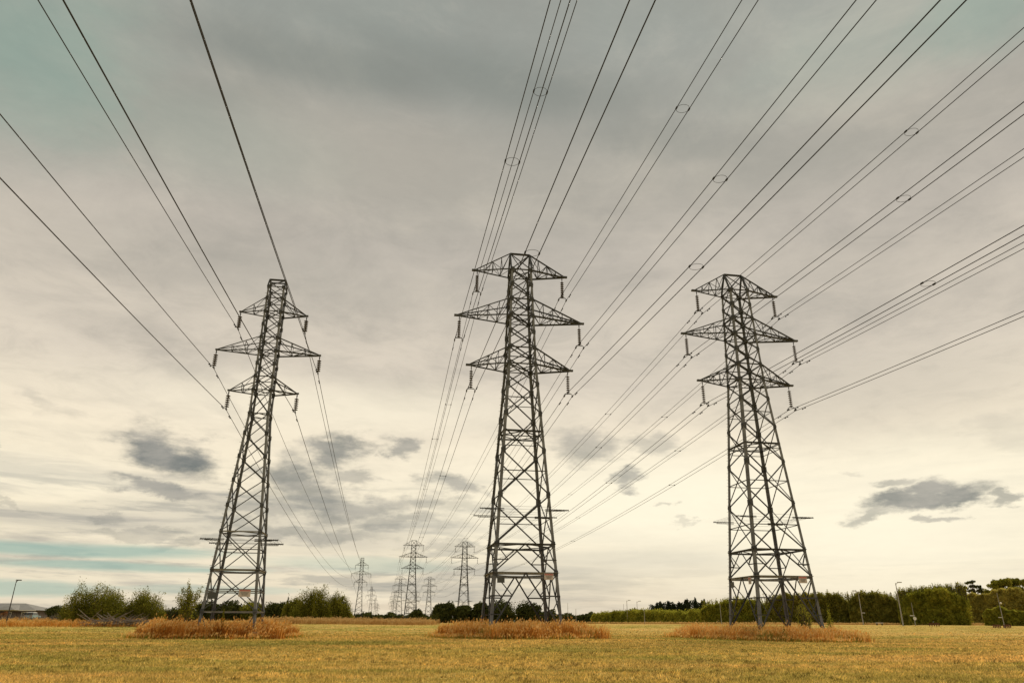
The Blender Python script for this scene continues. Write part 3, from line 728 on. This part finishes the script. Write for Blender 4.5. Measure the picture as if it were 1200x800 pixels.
def limbs(blobs, h, r0, n=6):
    mb = MB(); top = Vector((0, 0, h*.55)); mb.tube([(0, 0, -.3), (r0*.3, 0, h*.25), tuple(top)], [r0, r0*.75, r0*.5], 8)
    bs = blobs if len(blobs) <= n*2 else random.sample(blobs, n*2)
    for b in bs:
        z = h*random.uniform(.18, .5); c = Vector(b[:3])
        mb.tube([(0, 0, z), tuple(Vector((0, 0, z)).lerp(c, .5)+Vector((0, 0, .06*h))), tuple(c+Vector((0, 0, b[5]*.7)))], [r0*.4, r0*.22, r0*.06], 5)
    return mb
def dome_pts(domes, n, rs, grow=2.4, gap=.30, spike=0.0, flat=0.0):
    """leaves through lumpy half-ellipsoids: most near the surface, with holes where twigs part"""
    out = []; W = np.array([d[3]*d[5] for d in domes]); W = W/W.sum()
    for di, (cx, cy, cz, rx, ry, rz) in enumerate(domes):
        k = max(20, int(n*W[di]*1.5)); g = np.random.default_rng(rs.randrange(1 << 30))
        d = g.normal(size=(k, 3)); d /= np.linalg.norm(d, axis=1)[:, None]
        L1 = g.normal(size=(26, 3)); L1 /= np.linalg.norm(L1, axis=1)[:, None]; am = g.uniform(.08, .30, 26)
        L2 = g.normal(size=(110, 3)); L2 /= np.linalg.norm(L2, axis=1)[:, None]; am2 = g.uniform(.0, .16, 110)
        f = .80+(np.exp((d@L1.T-1)*16)*am).sum(1)+(np.exp((d@L2.T-1)*70)*am2).sum(1)
        r = g.uniform(0, 1, k)**(1/grow); L3 = g.normal(size=(40, 3)); L3 /= np.linalg.norm(L3, axis=1)[:, None]
        hole = (np.exp((d@L3.T-1)*60)).max(1); keep = ~((hole > 1-gap) & (r > .62))
        P = d*(f*r)[:, None]*np.array([rx, ry, rz])+np.array([cx, cy, cz])
        if spike: P[:, 2] += spike*np.maximum(g.normal(0, 1, k), 0)**1.5*(d[:, 2] > .25)*(r > .75)
        t = .40+.22*np.sin((d@L1[:3].T).sum(1)*5+di*2)+g.normal(0, .16, k)
        P, t = P[keep], t[keep]; out.append((P, t))
    P = np.concatenate([o[0] for o in out]); t = np.concatenate([o[1] for o in out])
    ok = P[:, 2] > .05; return P[ok], np.clip(t[ok], 0, 1)
def tree(name, px, Y, hpx, wpx, lab, cat, m=leaf_olive, leaf=None, n=5000, dens=1.0, shape='round', group=None, low=.1, seed=None, spike=.0):
    x, y, z = at(px, Y); h = hpx*Y/967.8+(EYE-z); w_ = wpx*Y/900.8; rs = random.Random(seed or int(px*7))
    t = thing(name, lab, cat, (x, y, z), 0, group); bl = []; lf = leaf or Y*.0024
    if shape == 'round':
        bl.append((0, 0, h*.50, w_*.40, w_*.40, h*.50))
        for i in range(6):
            a = rs.uniform(0, 6.28); q = rs.uniform(.16, .30)*w_
            bl.append((math.cos(a)*q, math.sin(a)*q, h*rs.uniform(.30, .74), w_*rs.uniform(.18, .27), w_*.24, h*rs.uniform(.18, .27)))
        bl.append((0, 0, h*.2, w_*.34, w_*.34, h*.26))
    elif shape == 'bush':
        k = 7 if wpx > 20 else 4
        for i in range(k):
            u = (i+.5)/k*2-1+rs.uniform(-.1, .1); e = math.sqrt(max(.08, 1-u*u))
            bl.append((u*w_*.36, rs.uniform(-.12, .12)*w_, h*.20*e, w_*rs.uniform(.16, .22), w_*.22, h*rs.uniform(.72, .86)*(.28+.72*e)))
    elif shape == 'cone':
        for i in range(9):
            f = i/8; zz = h*(.06+.84*f); bl.append((rs.uniform(-.05, .05)*w_, 0, zz, w_*.5*(1-f*.86), w_*.5*(1-f*.86), h*.12))
    if shape == 'wispy':
        # bare forked shoots with single leaves scattered along them
        mb = MB(); Pt = []; k = 30 if wpx > 12 else 12
        for i in range(k):
            a = rs.uniform(0, 6.28); q = rs.uniform(.05, .5)*w_; e = h*rs.uniform(.62, 1.03)*(1-.25*(q/(w_*.5))**2); bx, by = math.cos(a)*q, math.sin(a)*q
            A, B, C_ = Vector((bx*.15, by*.15, 0)), Vector((bx*.55, by*.55, e*.5)), Vector((bx+rs.uniform(-.1, .1)*w_, by, e))
            mb.tube([A, B, C_], [.05, .032, .010], 4)
            for j in range(max(4, n//k)):
                u = rs.uniform(.25, 1)**.8; p = A.lerp(B, u*2) if u < .5 else B.lerp(C_, u*2-1); s = w_*.035+w_*.10*(1-u)
                Pt.append((p.x+rs.gauss(0, s), p.y+rs.gauss(0, s), p.z+rs.gauss(0, s)))
        P = np.array(Pt); put_obj('crown', leaves(P, lf*.8, m, 'crown', np.clip(rng.normal(.45, .2, len(P)), 0, 1)), t)
        mb.obj('twigs', bark, t, kind='stuff'); MB().tube([(0, 0, -.3), (0, 0, h*.3), (w_*.02, 0, h*.7)], [.10, .07, .02], 6).obj('trunk', bark, t)
        return t
    P, ti = dome_pts(bl, n, rs, spike=spike, gap=.28 if shape != 'cone' else .15)
    put_obj('crown', leaves(P, lf, m, 'crown', ti), t)
    limbs(bl, h, max(.05, min(w_*.03, .4))).obj('trunk', bark, t)
    if shape == 'bush' and wpx > 15:
        mb = MB(); Pt = []
        for i in range(46):
            u = rs.uniform(-1, 1); e = math.sqrt(max(.1, 1-u*u)); bx = u*w_*.45; zt = h*(.28+.72*e)*rs.uniform(.86, 1.16); by = rs.uniform(-.25, .25)*w_*e
            mb.tube([(bx*.7, by*.5, h*.2), (bx*.93, by, zt*.7), (bx*1.02+rs.uniform(-.3, .3), by, zt)], [.035, .022, .008], 4)
            for j in range(14): f = rs.uniform(.72, 1); Pt.append((bx+rs.gauss(0, .12), by+rs.gauss(0, .12), zt*f))
        tw = mb.obj('twigs', bark, t, kind='stuff'); P = np.array(Pt); put_obj('shoot_leaves', leaves(P, lf*.7, m, 'shoot_leaves', np.clip(rng.normal(.6, .2, len(P)), 0, 1)), t, kind='stuff')
    return t
G1 = 'bushes and trees along the left side'
tree('bush', 113, 128, 40, 88, 'big rounded olive bush on the far left, behind the pile of dead branches', 'bush', leaf_olive, n=52000, leaf=.20, shape='bush', spike=.25, seed=3)
tree('bush', 166, 130, 32, 66, 'lower olive bush with thin bare shoots right of the big rounded bush', 'bush', leaf_olive, n=34000, leaf=.20, shape='bush', spike=.35, seed=5)
tree('tree', 168, 134, 44, 40, 'thin nearly bare sapling rising out of the lower left bush', 'tree', leaf_olive, n=1100, shape='wispy', seed=2)
tree('bush', 198, 136, 15, 44, 'low dense green bush between the olive bush and the airy young tree', 'bush', leaf_dark, n=6000, shape='bush', seed=8)
tree('tree', 218, 118, 53, 30, 'airy young tree with sparse leaves just left of the left pylon', 'tree', leaf_olive, n=3600, shape='wispy', seed=4)
tree('bush', 216, 121, 17, 40, 'dark bushy growth at the foot of the airy young tree', 'bush', leaf_dark, n=14000, leaf=.2, shape='bush', spike=.2, seed=14)
tree('tree', 66, 190, 18, 28, 'dark rounded tree beside the grey roofed house', 'tree', leaf_dark, n=5000, seed=6)
tree('bush', 86, 180, 11, 26, 'low dark bush between the house and the big rounded bush', 'bush', leaf_dark, n=4000, shape='bush', seed=9)
tree('tree', 49.5, 240, 12, 5, 'tiny pointed conifer behind the end of the house roof', 'tree', leaf_pine, n=600, shape='cone', seed=9)
tree('bush', 4, 150, 11, 13, 'small rust coloured bush at the left edge of the photo', 'bush', leaf_rust, n=2500, shape='bush', seed=12)
for i, (px, h, wd, lab) in enumerate(((243, 25, 34, 'dark tree seen between the legs of the left pylon, nearest its left leg'), (268, 26, 36, 'dark tree framed in the middle of the left pylon'),
                                      (296, 25, 40, 'olive tree behind the right legs of the left pylon'), (323, 25, 36, 'dark tree just right of the left pylon'))):
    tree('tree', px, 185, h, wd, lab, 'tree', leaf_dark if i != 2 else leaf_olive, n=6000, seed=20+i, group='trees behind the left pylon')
for i, (px, h, wd, Y, lab) in enumerate(((346, 27, 34, 155, 'left end bush of the green clump right of the left pylon'), (368, 38, 52, 150, 'tallest bush of the green clump between the pylons'),
                                         (396, 32, 40, 152, 'right hand bush of the green clump, nearest the distant pylons'), (336, 30, 8, 160, 'slender upright conifer at the left end of the green clump'))):
    tree('bush' if i < 3 else 'tree', px, Y, h, wd, lab, 'bush' if i < 3 else 'tree', leaf_olive if i < 3 else leaf_dark, n=30000 if i < 3 else 2500, leaf=.24, shape='bush' if i < 3 else 'cone', spike=.3, seed=30+i)
# far wood along the horizon
def far_belt(name, x0, x1, Y, hp0, hp1, m, lab, n, leaf, cat='woodland', jag=1.0, kind='stuff', depth=20):
    px = rng.uniform(x0, x1, n); yy = Y+rng.uniform(0, depth, n); X = (px-600)/900.8*Y
    u = (px-x0)/(x1-x0); hp = hp0+(hp1-hp0)*u+jag*(1.6*np.sin(px*.21)+1.1*np.sin(px*.47+1)+.9*np.sin(px*1.3+2))
    top = np.maximum(hp, 2)*Y/967.8+EYE; z0 = G(X, yy); z = z0+(top-z0)*rng.uniform(0, 1, n)**.75
    P = np.stack([X, yy, z], -1); o = put_obj(name, leaves(P, leaf, m, name, np.clip(.4+.2*np.sin(px*.4)+rng.normal(0, .18, n), 0, 1)), None, None, kind=kind, label=lab, category=cat); return o
far_belt('far_wood', 300, 520, 520, 10, 9, leaf_dark, 'low dark line of distant woods on the horizon behind the far pylons', 16000, 1.6)
far_belt('far_wood', 640, 760, 480, 9, 12, leaf_dark, 'dark distant tree line on the horizon right of the middle pylon', 12000, 1.3)
far_belt('far_wood', -200, 60, 560, 5, 6, leaf_dark, 'faint distant tree line on the left horizon behind the house', 9000, 1.8)
far_belt('far_wood', 495, 665, 430, 8, 8, leaf_dark, 'low dark wood on the horizon behind the dark round trees and the middle pylon', 12000, 1.2)
far_belt('far_wood', 225, 340, 300, 9, 9, leaf_dark, 'low dark wood behind the legs of the left pylon', 12000, .8)
tree('tree', 489, 330, 16, 20, 'round dark tree at the foot of the tallest distant pylon', 'tree', leaf_dark, n=5000, seed=41)
RT = [(520, 25, 32, 'leftmost of the dark round trees, just right of the distant pylons'), (545, 22, 26, 'dark round tree behind the distant pylon nearest the middle pylon'),
      (563, 25, 26, 'dark round tree just left of the middle pylon'), (588, 26, 38, 'largest dark round tree framed by the left legs of the middle pylon'), (621, 25, 40, 'dark round tree framed by the right legs of the middle pylon'),
      (643, 15, 26, 'small dark tree by the right foot of the middle pylon')]
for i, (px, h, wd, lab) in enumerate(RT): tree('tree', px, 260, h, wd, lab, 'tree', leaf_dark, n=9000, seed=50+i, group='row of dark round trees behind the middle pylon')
# hedges on the right
def hedge(p0, p1, hp0, hp1, thick, lab, m, n, leaf, wisp=0, brush=.6, name='hedge', steps=1.0):
    (a, Ya), (b, Yb) = p0, p1
    A, B = np.array(at(a, Ya)[:2]), np.array(at(b, Yb)[:2]); mid = (A+B)/2; L = np.linalg.norm(B-A); d = (B-A)/L; nn = np.array([d[1], -d[0]])
    t = rng.uniform(0, 1, n); Yt = A[1]+(B[1]-A[1])*t; top = (hp0+(hp1-hp0)*t)*Yt/967.8+EYE
    s = t*L; top = top-(top-EYE)*.45*np.maximum(np.exp(-s/1.6), np.exp(-(L-s)/1.6)); top = top+steps*(.55*vn(s*.28, a*.1)+.45*vn(s*.9, b*.1, 1)+.32*vn(s*2.6, 3., 2)); base = G(mid[0]+(t-.5)*L*d[0], Yt)
    face = rng.uniform(0, 1, n)
    off = np.where(face < .66, -thick/2+rng.exponential(.45, n), rng.uniform(-.5, .5, n)*thick)      # most leaves on the side facing the field
    off = off+.5*vn(s*.35, 5.); zf = rng.uniform(0, 1, n)**.85; zf = np.where(face > .75, 1-np.abs(rng.normal(0, .05, n)), zf)
    zz_ = (top-base)*zf; off = off+.55*vn(s*.8, zz_*.7, 3)+.40*vn(s*1.9, zz_*1.7, 4)+.25*vn(s*4, zz_*3.6, 5)
    z = base+(top-base)*zf+np.where(zf > .93, np.abs(rng.normal(0, brush*.5, n)), 0); off = off*(1-.2*zf)
    o2 = off[:, None]*(-nn if (nn[1] > 0) == False else nn)
    # keep negative offset towards the viewer
    side = nn if nn[1] > 0 else -nn
    XY = A+d*s[:, None]+side*off[:, None]
    th = thing(name, lab, 'hedge', (mid[0], mid[1], gz(*mid)), 0)
    P = np.stack([XY[:, 0]-mid[0], XY[:, 1]-mid[1], z-gz(*mid)], -1)
    ti = np.clip(.42+.16*vn(s*.25, zz_*.2, 6)+.20*vn(s*.9, zz_*.8, 7)+.20*vn(s*2.4, zz_*2.2, 8)+rng.normal(0, .17, n), 0, 1)
    put_obj('foliage', leaves(P, leaf, m, 'foliage', ti), th)
    mb = MB(); k = int(L/1.6)
    for i in range(k):
        u = (i+random.uniform(.2, .8))/k; q = A+d*u*L-mid; zt = ((hp0+(hp1-hp0)*u)*(A[1]+(B[1]-A[1])*u)/967.8+EYE-gz(*mid))
        mb.tube([(q[0], q[1], -.3), (q[0]+random.uniform(-.3, .3), q[1], zt*.85)], [.10, .04], 5)
    Pw = []
    for i in range(int(wisp*4)):
        u = random.uniform(0, 1); q = A+d*u*L-mid; zt = ((hp0+(hp1-hp0)*u)*(A[1]+(B[1]-A[1])*u)/967.8+EYE-gz(*mid)); dx_ = random.uniform(-.5, .5); zt += random.uniform(-.2, .4); up_ = random.uniform(.3, 1.3)+(.9*random.random() if wisp > 150 else 0)
        mb.tube([(q[0], q[1], zt*.8), (q[0]+dx_, q[1], zt+up_)], [.05, .016], 4)
        Pw += [(q[0]+dx_*f+random.gauss(0, .10), q[1]+random.gauss(0, .1), zt*.8+(up_+zt*.2)*f) for f in [random.uniform(.1, 1) for _ in range(12)]]
    mb.obj('stems', bark, th, kind='stuff')
    if Pw: put_obj('shoot_leaves', leaves(np.array(Pw), leaf*.85, m, 'shoot_leaves', np.clip(rng.normal(.55, .2, len(Pw)), 0, 1)), th, kind='stuff')
    return th
hedge((655, 300), (835, 235), 6, 8.5, 3, 'farthest stretch of dark hedge, right of the middle pylon', leaf_dark, 26000, .55)
hedge((700, 262), (828, 200), 11, 14, 5, 'rounded mid green hedge left of the right pylon', leaf_hedge2, 34000, .42, name='hedge')
hedge((826, 190), (905, 181), 22, 27, 5, 'rounded end of the tall hedge, behind the left half of the right pylon', leaf_hedge2, 50000, .36, wisp=30, brush=.8)
hedge((900, 179), (1002, 172), 28, 31, 5, 'long tall hedge behind the right half of the right pylon', leaf_hedge, 62000, .36, wisp=50, brush=.9)
hedge((1000, 168), (1062, 163), 32, 31, 5, 'dark stretch of tall hedge between the two taller street lamps', leaf_hedge, 42000, .36, wisp=26, brush=.9)
hedge((1060, 160), (1141, 152), 31, 38, 6, 'brightest and tallest hedge block right of the tall street lamp', leaf_hedge2, 62000, .34, wisp=200, brush=1.0)
hedge((1132, 178), (1290, 160), 38, 42, 4, 'smooth brownish hedge set back on the far right', leaf_brown, 110000, .36, brush=.3)
hedge((1157, 150), (1290, 138), 17, 17, 3, 'low clipped green hedge on the far right, in front of the brownish one', leaf_hedge2, 50000, .32, brush=.2)
far_belt('conifer_belt', 766, 836, 264, 23.5, 26.5, leaf_pine, 'solid dark base of the conifer plantation above the rounded hedge', 9000, .5, jag=.8, depth=6)
for i, px in enumerate(np.linspace(772, 830, 10)):
    lab = ['first', 'second', 'third', 'fourth', 'fifth', 'sixth', 'seventh', 'eighth', 'ninth', 'last'][i]+' dark conifer from the left in the row above the rounded hedge'
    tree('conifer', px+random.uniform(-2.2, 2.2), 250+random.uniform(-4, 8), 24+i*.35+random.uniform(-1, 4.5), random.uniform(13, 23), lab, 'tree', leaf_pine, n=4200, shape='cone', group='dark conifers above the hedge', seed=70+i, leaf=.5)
for i, (px, hp) in enumerate(((746, 19), (757, 16), (762, 17))):
    tree('conifer', px, 300, hp, 7, ['narrow dark conifer standing alone left of the row', 'small conifer left of a broader one near the lamp posts', 'broader small conifer near the lamp posts'][i], 'tree', leaf_pine, n=900, shape='cone', seed=90+i, leaf=.55)
def gum(px, Y, hpx, wpx, lab, n, blobs, m=leaf_dark): # crown in layered sprays
    x, y, z = at(px, Y); s = Y/967.8; t = thing('tree', lab, 'tree', (x, y, z)); bl = [((a-px)*Y/900.8, random.uniform(-2, 2), (729.4-b)*s+EYE-z, r*s*random.uniform(.7, 1.2), r*s, q*s*random.uniform(.7, 1.1)) for a, b, r, q in [(A+random.uniform(-3, 3), B_+random.uniform(-1.5, 1.5), R_*.5, Q_*.7) for A, B_, R_, Q_ in blobs for _ in range(5)]]
    P, ti = crown_pts(bl, n); put_obj('crown', leaves(P, .42, m, 'crown', ti), t); limbs(bl, (729.4-min(b for _, b, _, _ in blobs))*s, .4, 10).obj('trunk', bark, t)
gum(1148, 215, 50, 30, 'open branched dark tree rising over the hedge, left of the dense one', 2600, [(1136, 690, 4, 2), (1140, 686, 3, 2), (1147, 679, 5, 2), (1151, 684, 4, 2.5), (1157, 684, 3, 2), (1155, 689, 5, 3), (1144, 690, 4, 2), (1162, 690, 4, 3)])
gum(1190, 205, 56, 50, 'large dense dark tree above the hedge at the right edge', 15000, [(1172, 683, 6, 5), (1179, 680, 7, 5), (1188, 680, 9, 7), (1200, 678, 10, 7), (1211, 679, 9, 6), (1184, 688, 10, 5), (1200, 688, 14, 6), (1170, 690, 5, 4)], leaf_olive)
# weeds and saplings in the tall grass
tree('shrub', 944, 88, 24, 17, 'yellow green leafy shrub in the tall grass inside the right pylon', 'shrub', leaf_hedge2, leaf=.16, n=1500, shape='bush', seed=101)
tree('shrub', 974, 84, 20, 10, 'small green shrub at the right foot of the right pylon', 'shrub', leaf_hedge2, leaf=.15, n=900, shape='bush', seed=102)
tree('sapling', 262, 66, 15, 7, 'dark green young conifer in the tall grass under the left pylon', 'tree', leaf_olive, leaf=.13, n=1300, shape='cone', seed=103)
tree('shrub', 919, 75, -4, 8, 'dark green weed clump in the golden grass in front of the right pylon', 'shrub', leaf_olive, leaf=.15, n=900, shape='bush', seed=104)
tree('bush', 1064, 148, 14, 12, 'small green bush by the foot of the tall street lamp', 'bush', leaf_olive, n=2500, shape='bush', seed=105)

# ------------------------------------------------------------------ heap of dead branches
x, y, z = at(150, 118); t = thing('branch_pile', 'heap of grey dead branches lying in front of the left bushes', 'branch pile', (x, y, z))
mb = MB()
for i in range(430):
    u = random.gauss(0, .36); bx = u*8.5; zz = random.uniform(.03, .70)*math.exp(-u*u*2.2)*(1+.25*math.sin(u*9)); a = random.gauss(0, .5); L = random.uniform(.8, 3.6)*.6; e = random.gauss(.18, .30)
    c = Vector((bx, random.uniform(-1.4, 1.4), zz)); d = Vector((math.cos(a)*math.cos(e)*random.choice((-1, 1)), math.sin(a), math.sin(e)))
    r0 = random.uniform(.02, .06); mb.tube([c-d*L, c+Vector((0, 0, random.uniform(-.1, .15))), c+d*L], [r0, r0*.8, r0*.3], 4)
mb.obj('branches', dead, t, kind='stuff')
for i in range(22):
    u = random.uniform(-5.5, 2.5); a = random.uniform(-.5, .5)+(math.pi if random.random() < .5 else 0); L = random.uniform(1.3, 2.6); c = Vector((u, random.uniform(-1.4, -.6), random.uniform(.25, .9)))
    MB().tube([c-Vector((math.cos(a), math.sin(a), .1))*L, c+Vector((0, 0, .1)), c+Vector((math.cos(a), math.sin(a), random.uniform(.25, .75)))*L], [.09, .07, .03], 6).obj('branch', dead, t)
x, y, z = at(30, 140); t = thing('brushwood', 'low tangle of grey brown bare shrubs in front of the house', 'brushwood', (x, y, z)); mb = MB()
for i in range(420):
    bx = random.uniform(-8, 11); a = random.uniform(0, 6.28); h = random.uniform(.5, 1.35); q = random.uniform(.2, .8)
    mb.tube([(bx, random.uniform(-1, 1), 0), (bx+math.cos(a)*q*.5, math.sin(a)*q, h*.6), (bx+math.cos(a)*q, math.sin(a)*q, h)], [.03, .02, .008], 4)
mb.obj('stems', dead, t, kind='stuff')

# ------------------------------------------------------------------ house and car on the far left
x, y, z = at(-5, 200); hs = thing('house', 'low house with a wide grey hipped roof at the left edge', 'house', (x, y, z), R(4))
W, D_, E = 24.5, 11, 2.35
MB().box((0, 0, E/2), (W, D_, E)).obj('wall', wall_m, hs)
rm = MB(); ov = .7; rx, ry, rh = W/2+ov, D_/2+ov, 1.75
rm.add([(-rx, -ry, E), (rx, -ry, E), (rx, ry, E), (-rx, ry, E), (-rx+ry, 0, E+rh), (rx-ry, 0, E+rh)], [(0, 1, 5, 4), (1, 2, 5), (2, 3, 4, 5), (3, 0, 4), (3, 2, 1, 0)])
rf = rm.obj('roof', roof_m, hs)
MB().box((0, -ry-.06, E-.08), (2*rx, .12, .16)).obj('gutter', white_p, rf)
gm = MB().add([(3.5, -ry-2.2, E+.01), (8.8, -ry-2.2, E+.01), (8.8, -1.0, E+.01), (3.5, -1.0, E+.01), (6.15, -ry+.1, E+1.1), (6.15, -1.6, E+1.35)], [(0, 1, 4), (1, 2, 5, 4), (3, 0, 4, 5), (2, 3, 5)])
gm.obj('porch_roof', roof_m, hs)
for q in (-9, -5.5, -1.5, 1.5, 6.1, 10):
    wn = MB().box((q, -D_/2-.03, 1.35), (1.5, .10, 1.15)).obj('window', white_p, hs); MB().box((q, -D_/2-.09, 1.35), (1.3, .03, .95)).obj('pane', dark_glass, wn)
MB().box((-11, 2, E+1.2), (.6, .6, 1.2)).obj('chimney', wall_m, rf)
x, y, z = at(38, 172); cr_ = thing('parked_car', 'pale blue car with a white roof parked in front of the house', 'car', (x, y, z), R(8))
def car_loft(prof, w0):
    mb = MB(); k = len(prof); v = []
    for sx in (-1, 1):
        for (yy, zz, wf) in prof: v.append((sx*w0*wf, yy, zz))
    mb.add(v, [tuple(range(k)), tuple(range(2*k-1, k-1, -1))]+[(i, k+i, k+(i+1) % k, (i+1) % k) for i in range(k)]); return mb
car_loft([(-2.1, .35, .96), (-2.15, .7, 1), (-2.05, .98, .96), (-.2, 1.02, .96), (1.0, 1.0, .95), (2.0, .88, .9), (2.12, .6, .95), (2.1, .35, .92)], .9).obj('body', pale_blue, cr_)
cb = car_loft([(-1.95, .99, .90), (-1.6, 1.5, .78), (-.3, 1.56, .78), (.35, 1.5, .76), (1.05, 1.0, .88)], .9).obj('cabin', dark_glass, cr_)
car_loft([(-1.62, 1.53, .80), (-1.55, 1.6, .76), (-.3, 1.65, .76), (.3, 1.6, .74), (.38, 1.53, .78)], .9).obj('roof', white_p, cr_)
MB().box((0, -2.17, .62), (1.5, .05, .14)).obj('bumper', white_p, cr_)
for sx in (-1, 1):
    MB().box((sx*.68, -2.16, .83), (.24, .05, .16)).obj('tail_light', sign_r, cr_)
    for yy in (-1.3, 1.3):
        wv = MB(); wv.tube([(sx*.72, yy, .32), (sx*.92, yy, .32)], .32, 14); wh = wv.obj('wheel', rubber, cr_); MB().tube([(sx*.92, yy, .32), (sx*.935, yy, .32)], .18, 10).obj('hub', lamp_grey, wh)

# ------------------------------------------------------------------ lamp posts, markers and small things at the field edge
def lamp(px, Y, hpx, lab, m=lamp_grey, arm=-1, al=1.6, box=None, name='street_lamp', cat='street lamp', r=.11, plate=False):
    x, y, z = at(px, Y); H = hpx*Y/967.8+EYE-z; t = thing(name, lab, cat, (x, y, z), 0, 'lamp posts at the field edge')
    MB().tube([(0, 0, -.3), (0, 0, H*.3), (0, 0, H)], [r*1.2, r, r*.6], 8).obj('post', m, t)
    if arm:
        MB().tube([(0, 0, H-.25), (arm*al*.5, 0, H+.05), (arm*al, 0, H+.08)], [.05, .045, .04], 6).obj('arm', m, t)
        MB().add([(arm*al+dx*.38, dy*.14, H+.05+dz) for dz, s_ in ((0, 1), (.14, .7)) for dx, dy in ((-1, -1), (1, -1), (1, 1), (-1, 1))],
                 [(3, 2, 1, 0), (4, 5, 6, 7), (0, 1, 5, 4), (1, 2, 6, 5), (2, 3, 7, 6), (3, 0, 4, 7)]).obj('lamp_head', m, t)
    if plate: MB().box((.35, 0, H*.36), (.7, .05, .10)).obj('bracket', white_p, t)
    return t
lamp(9, 118, 48, 'dark street lamp at the left edge in front of the house', post_dark, 1, .35, r=.08)
lamp(1013, 150, 39, 'pale street lamp with its arm to the left, nearer the right pylon', arm=-1, al=.75, r=.09, plate=True)
lamp(1059.5, 140, 49.5, 'tallest pale street lamp in front of the hedge, arm to the right', arm=1, al=.75, r=.11)
pt_ = lamp(1074, 142, 26, 'short pale post with a round white sign beside the tall street lamp', arm=0, r=.06, name='sign_post', cat='sign post')
MB().tube([(.05, -.10, 1.25), (.05, -.15, 1.25)], .30, 16).obj('round_sign', white_p, pt_)
MB().box((-.28, 0, 1.75), (.85, .06, .12)).obj('cross_board', white_p, pt_)
pt_ = lamp(1178, 132, 38, 'pale post with a small round globe in front of the brownish hedge', arm=0, r=.06)
MB().lathe((.28, 0, 3.95), [(.03, -.17), (.15, -.10), (.18, 0), (.15, .10), (.03, .17)], 12).obj('globe', white_p, pt_); MB().tube([(0, 0, 3.95), (.28, 0, 3.95)], .03, 6).obj('arm', lamp_grey, pt_)
MB().box((-.35, 0, 1.65), (.7, .05, .09)).obj('bracket', white_p, pt_)
lamp(737, 235, 27, 'left one of two far street lamps right of the middle pylon', arm=1, al=.8, r=.10)
lamp(749, 235, 26, 'right one of two far street lamps right of the middle pylon', arm=1, al=.9, r=.09)
lamp(733, 260, 23, 'thin far lamp post left of the pair in front of the hedge', arm=0, r=.07)
lamp(757, 215, 16, 'short white far post at the foot of the hedge', arm=0, r=.09)
lamp(667, 250, 24, 'thin bare far post just right of the middle pylon', arm=0, r=.07)
lamp(676.5, 250, 17, 'short pale far post second right of the middle pylon', arm=0, r=.09)
lamp(847, 150, 27, 'thin pale post just left of the right pylon', arm=0, r=.06)
# low white slab, red brown barriers
x, y, z = at(1032, 148); t = thing('bench', 'low white topped bench in front of the hedge', 'bench', (x, y, z)); MB().box((0, 0, .42), (1.3, .5, .10)).obj('seat', white_p, t)
for q in (-.5, .5): MB().box((q, 0, .18), (.12, .4, .38)).obj('leg', post_dark, t)
def barrier(px, Y, wpx, lab): # short posts with two rails
    x, y, z = at(px, Y); w_ = wpx*Y/900.8; t = thing('timber_barrier', lab, 'barrier', (x, y, z), 0, 'red brown timber barriers')
    for k in range(5): MB().box((-w_/2+w_*k/4, 0, .3), (.12, .12, .52+.1*(k % 2))).obj('post', red_brown, t)
    for h in (.24, .44): MB().box((0, -.1, h), (w_+.1, .05, .09)).obj('rail', red_brown, t)
barrier(1096, 136, 11, 'low red brown timber barrier in front of the brightest hedge')
barrier(1169, 130, 8, 'left one of two red brown barriers before the low clipped hedge')
barrier(1181, 130, 8, 'right one of two red brown barriers before the low clipped hedge')
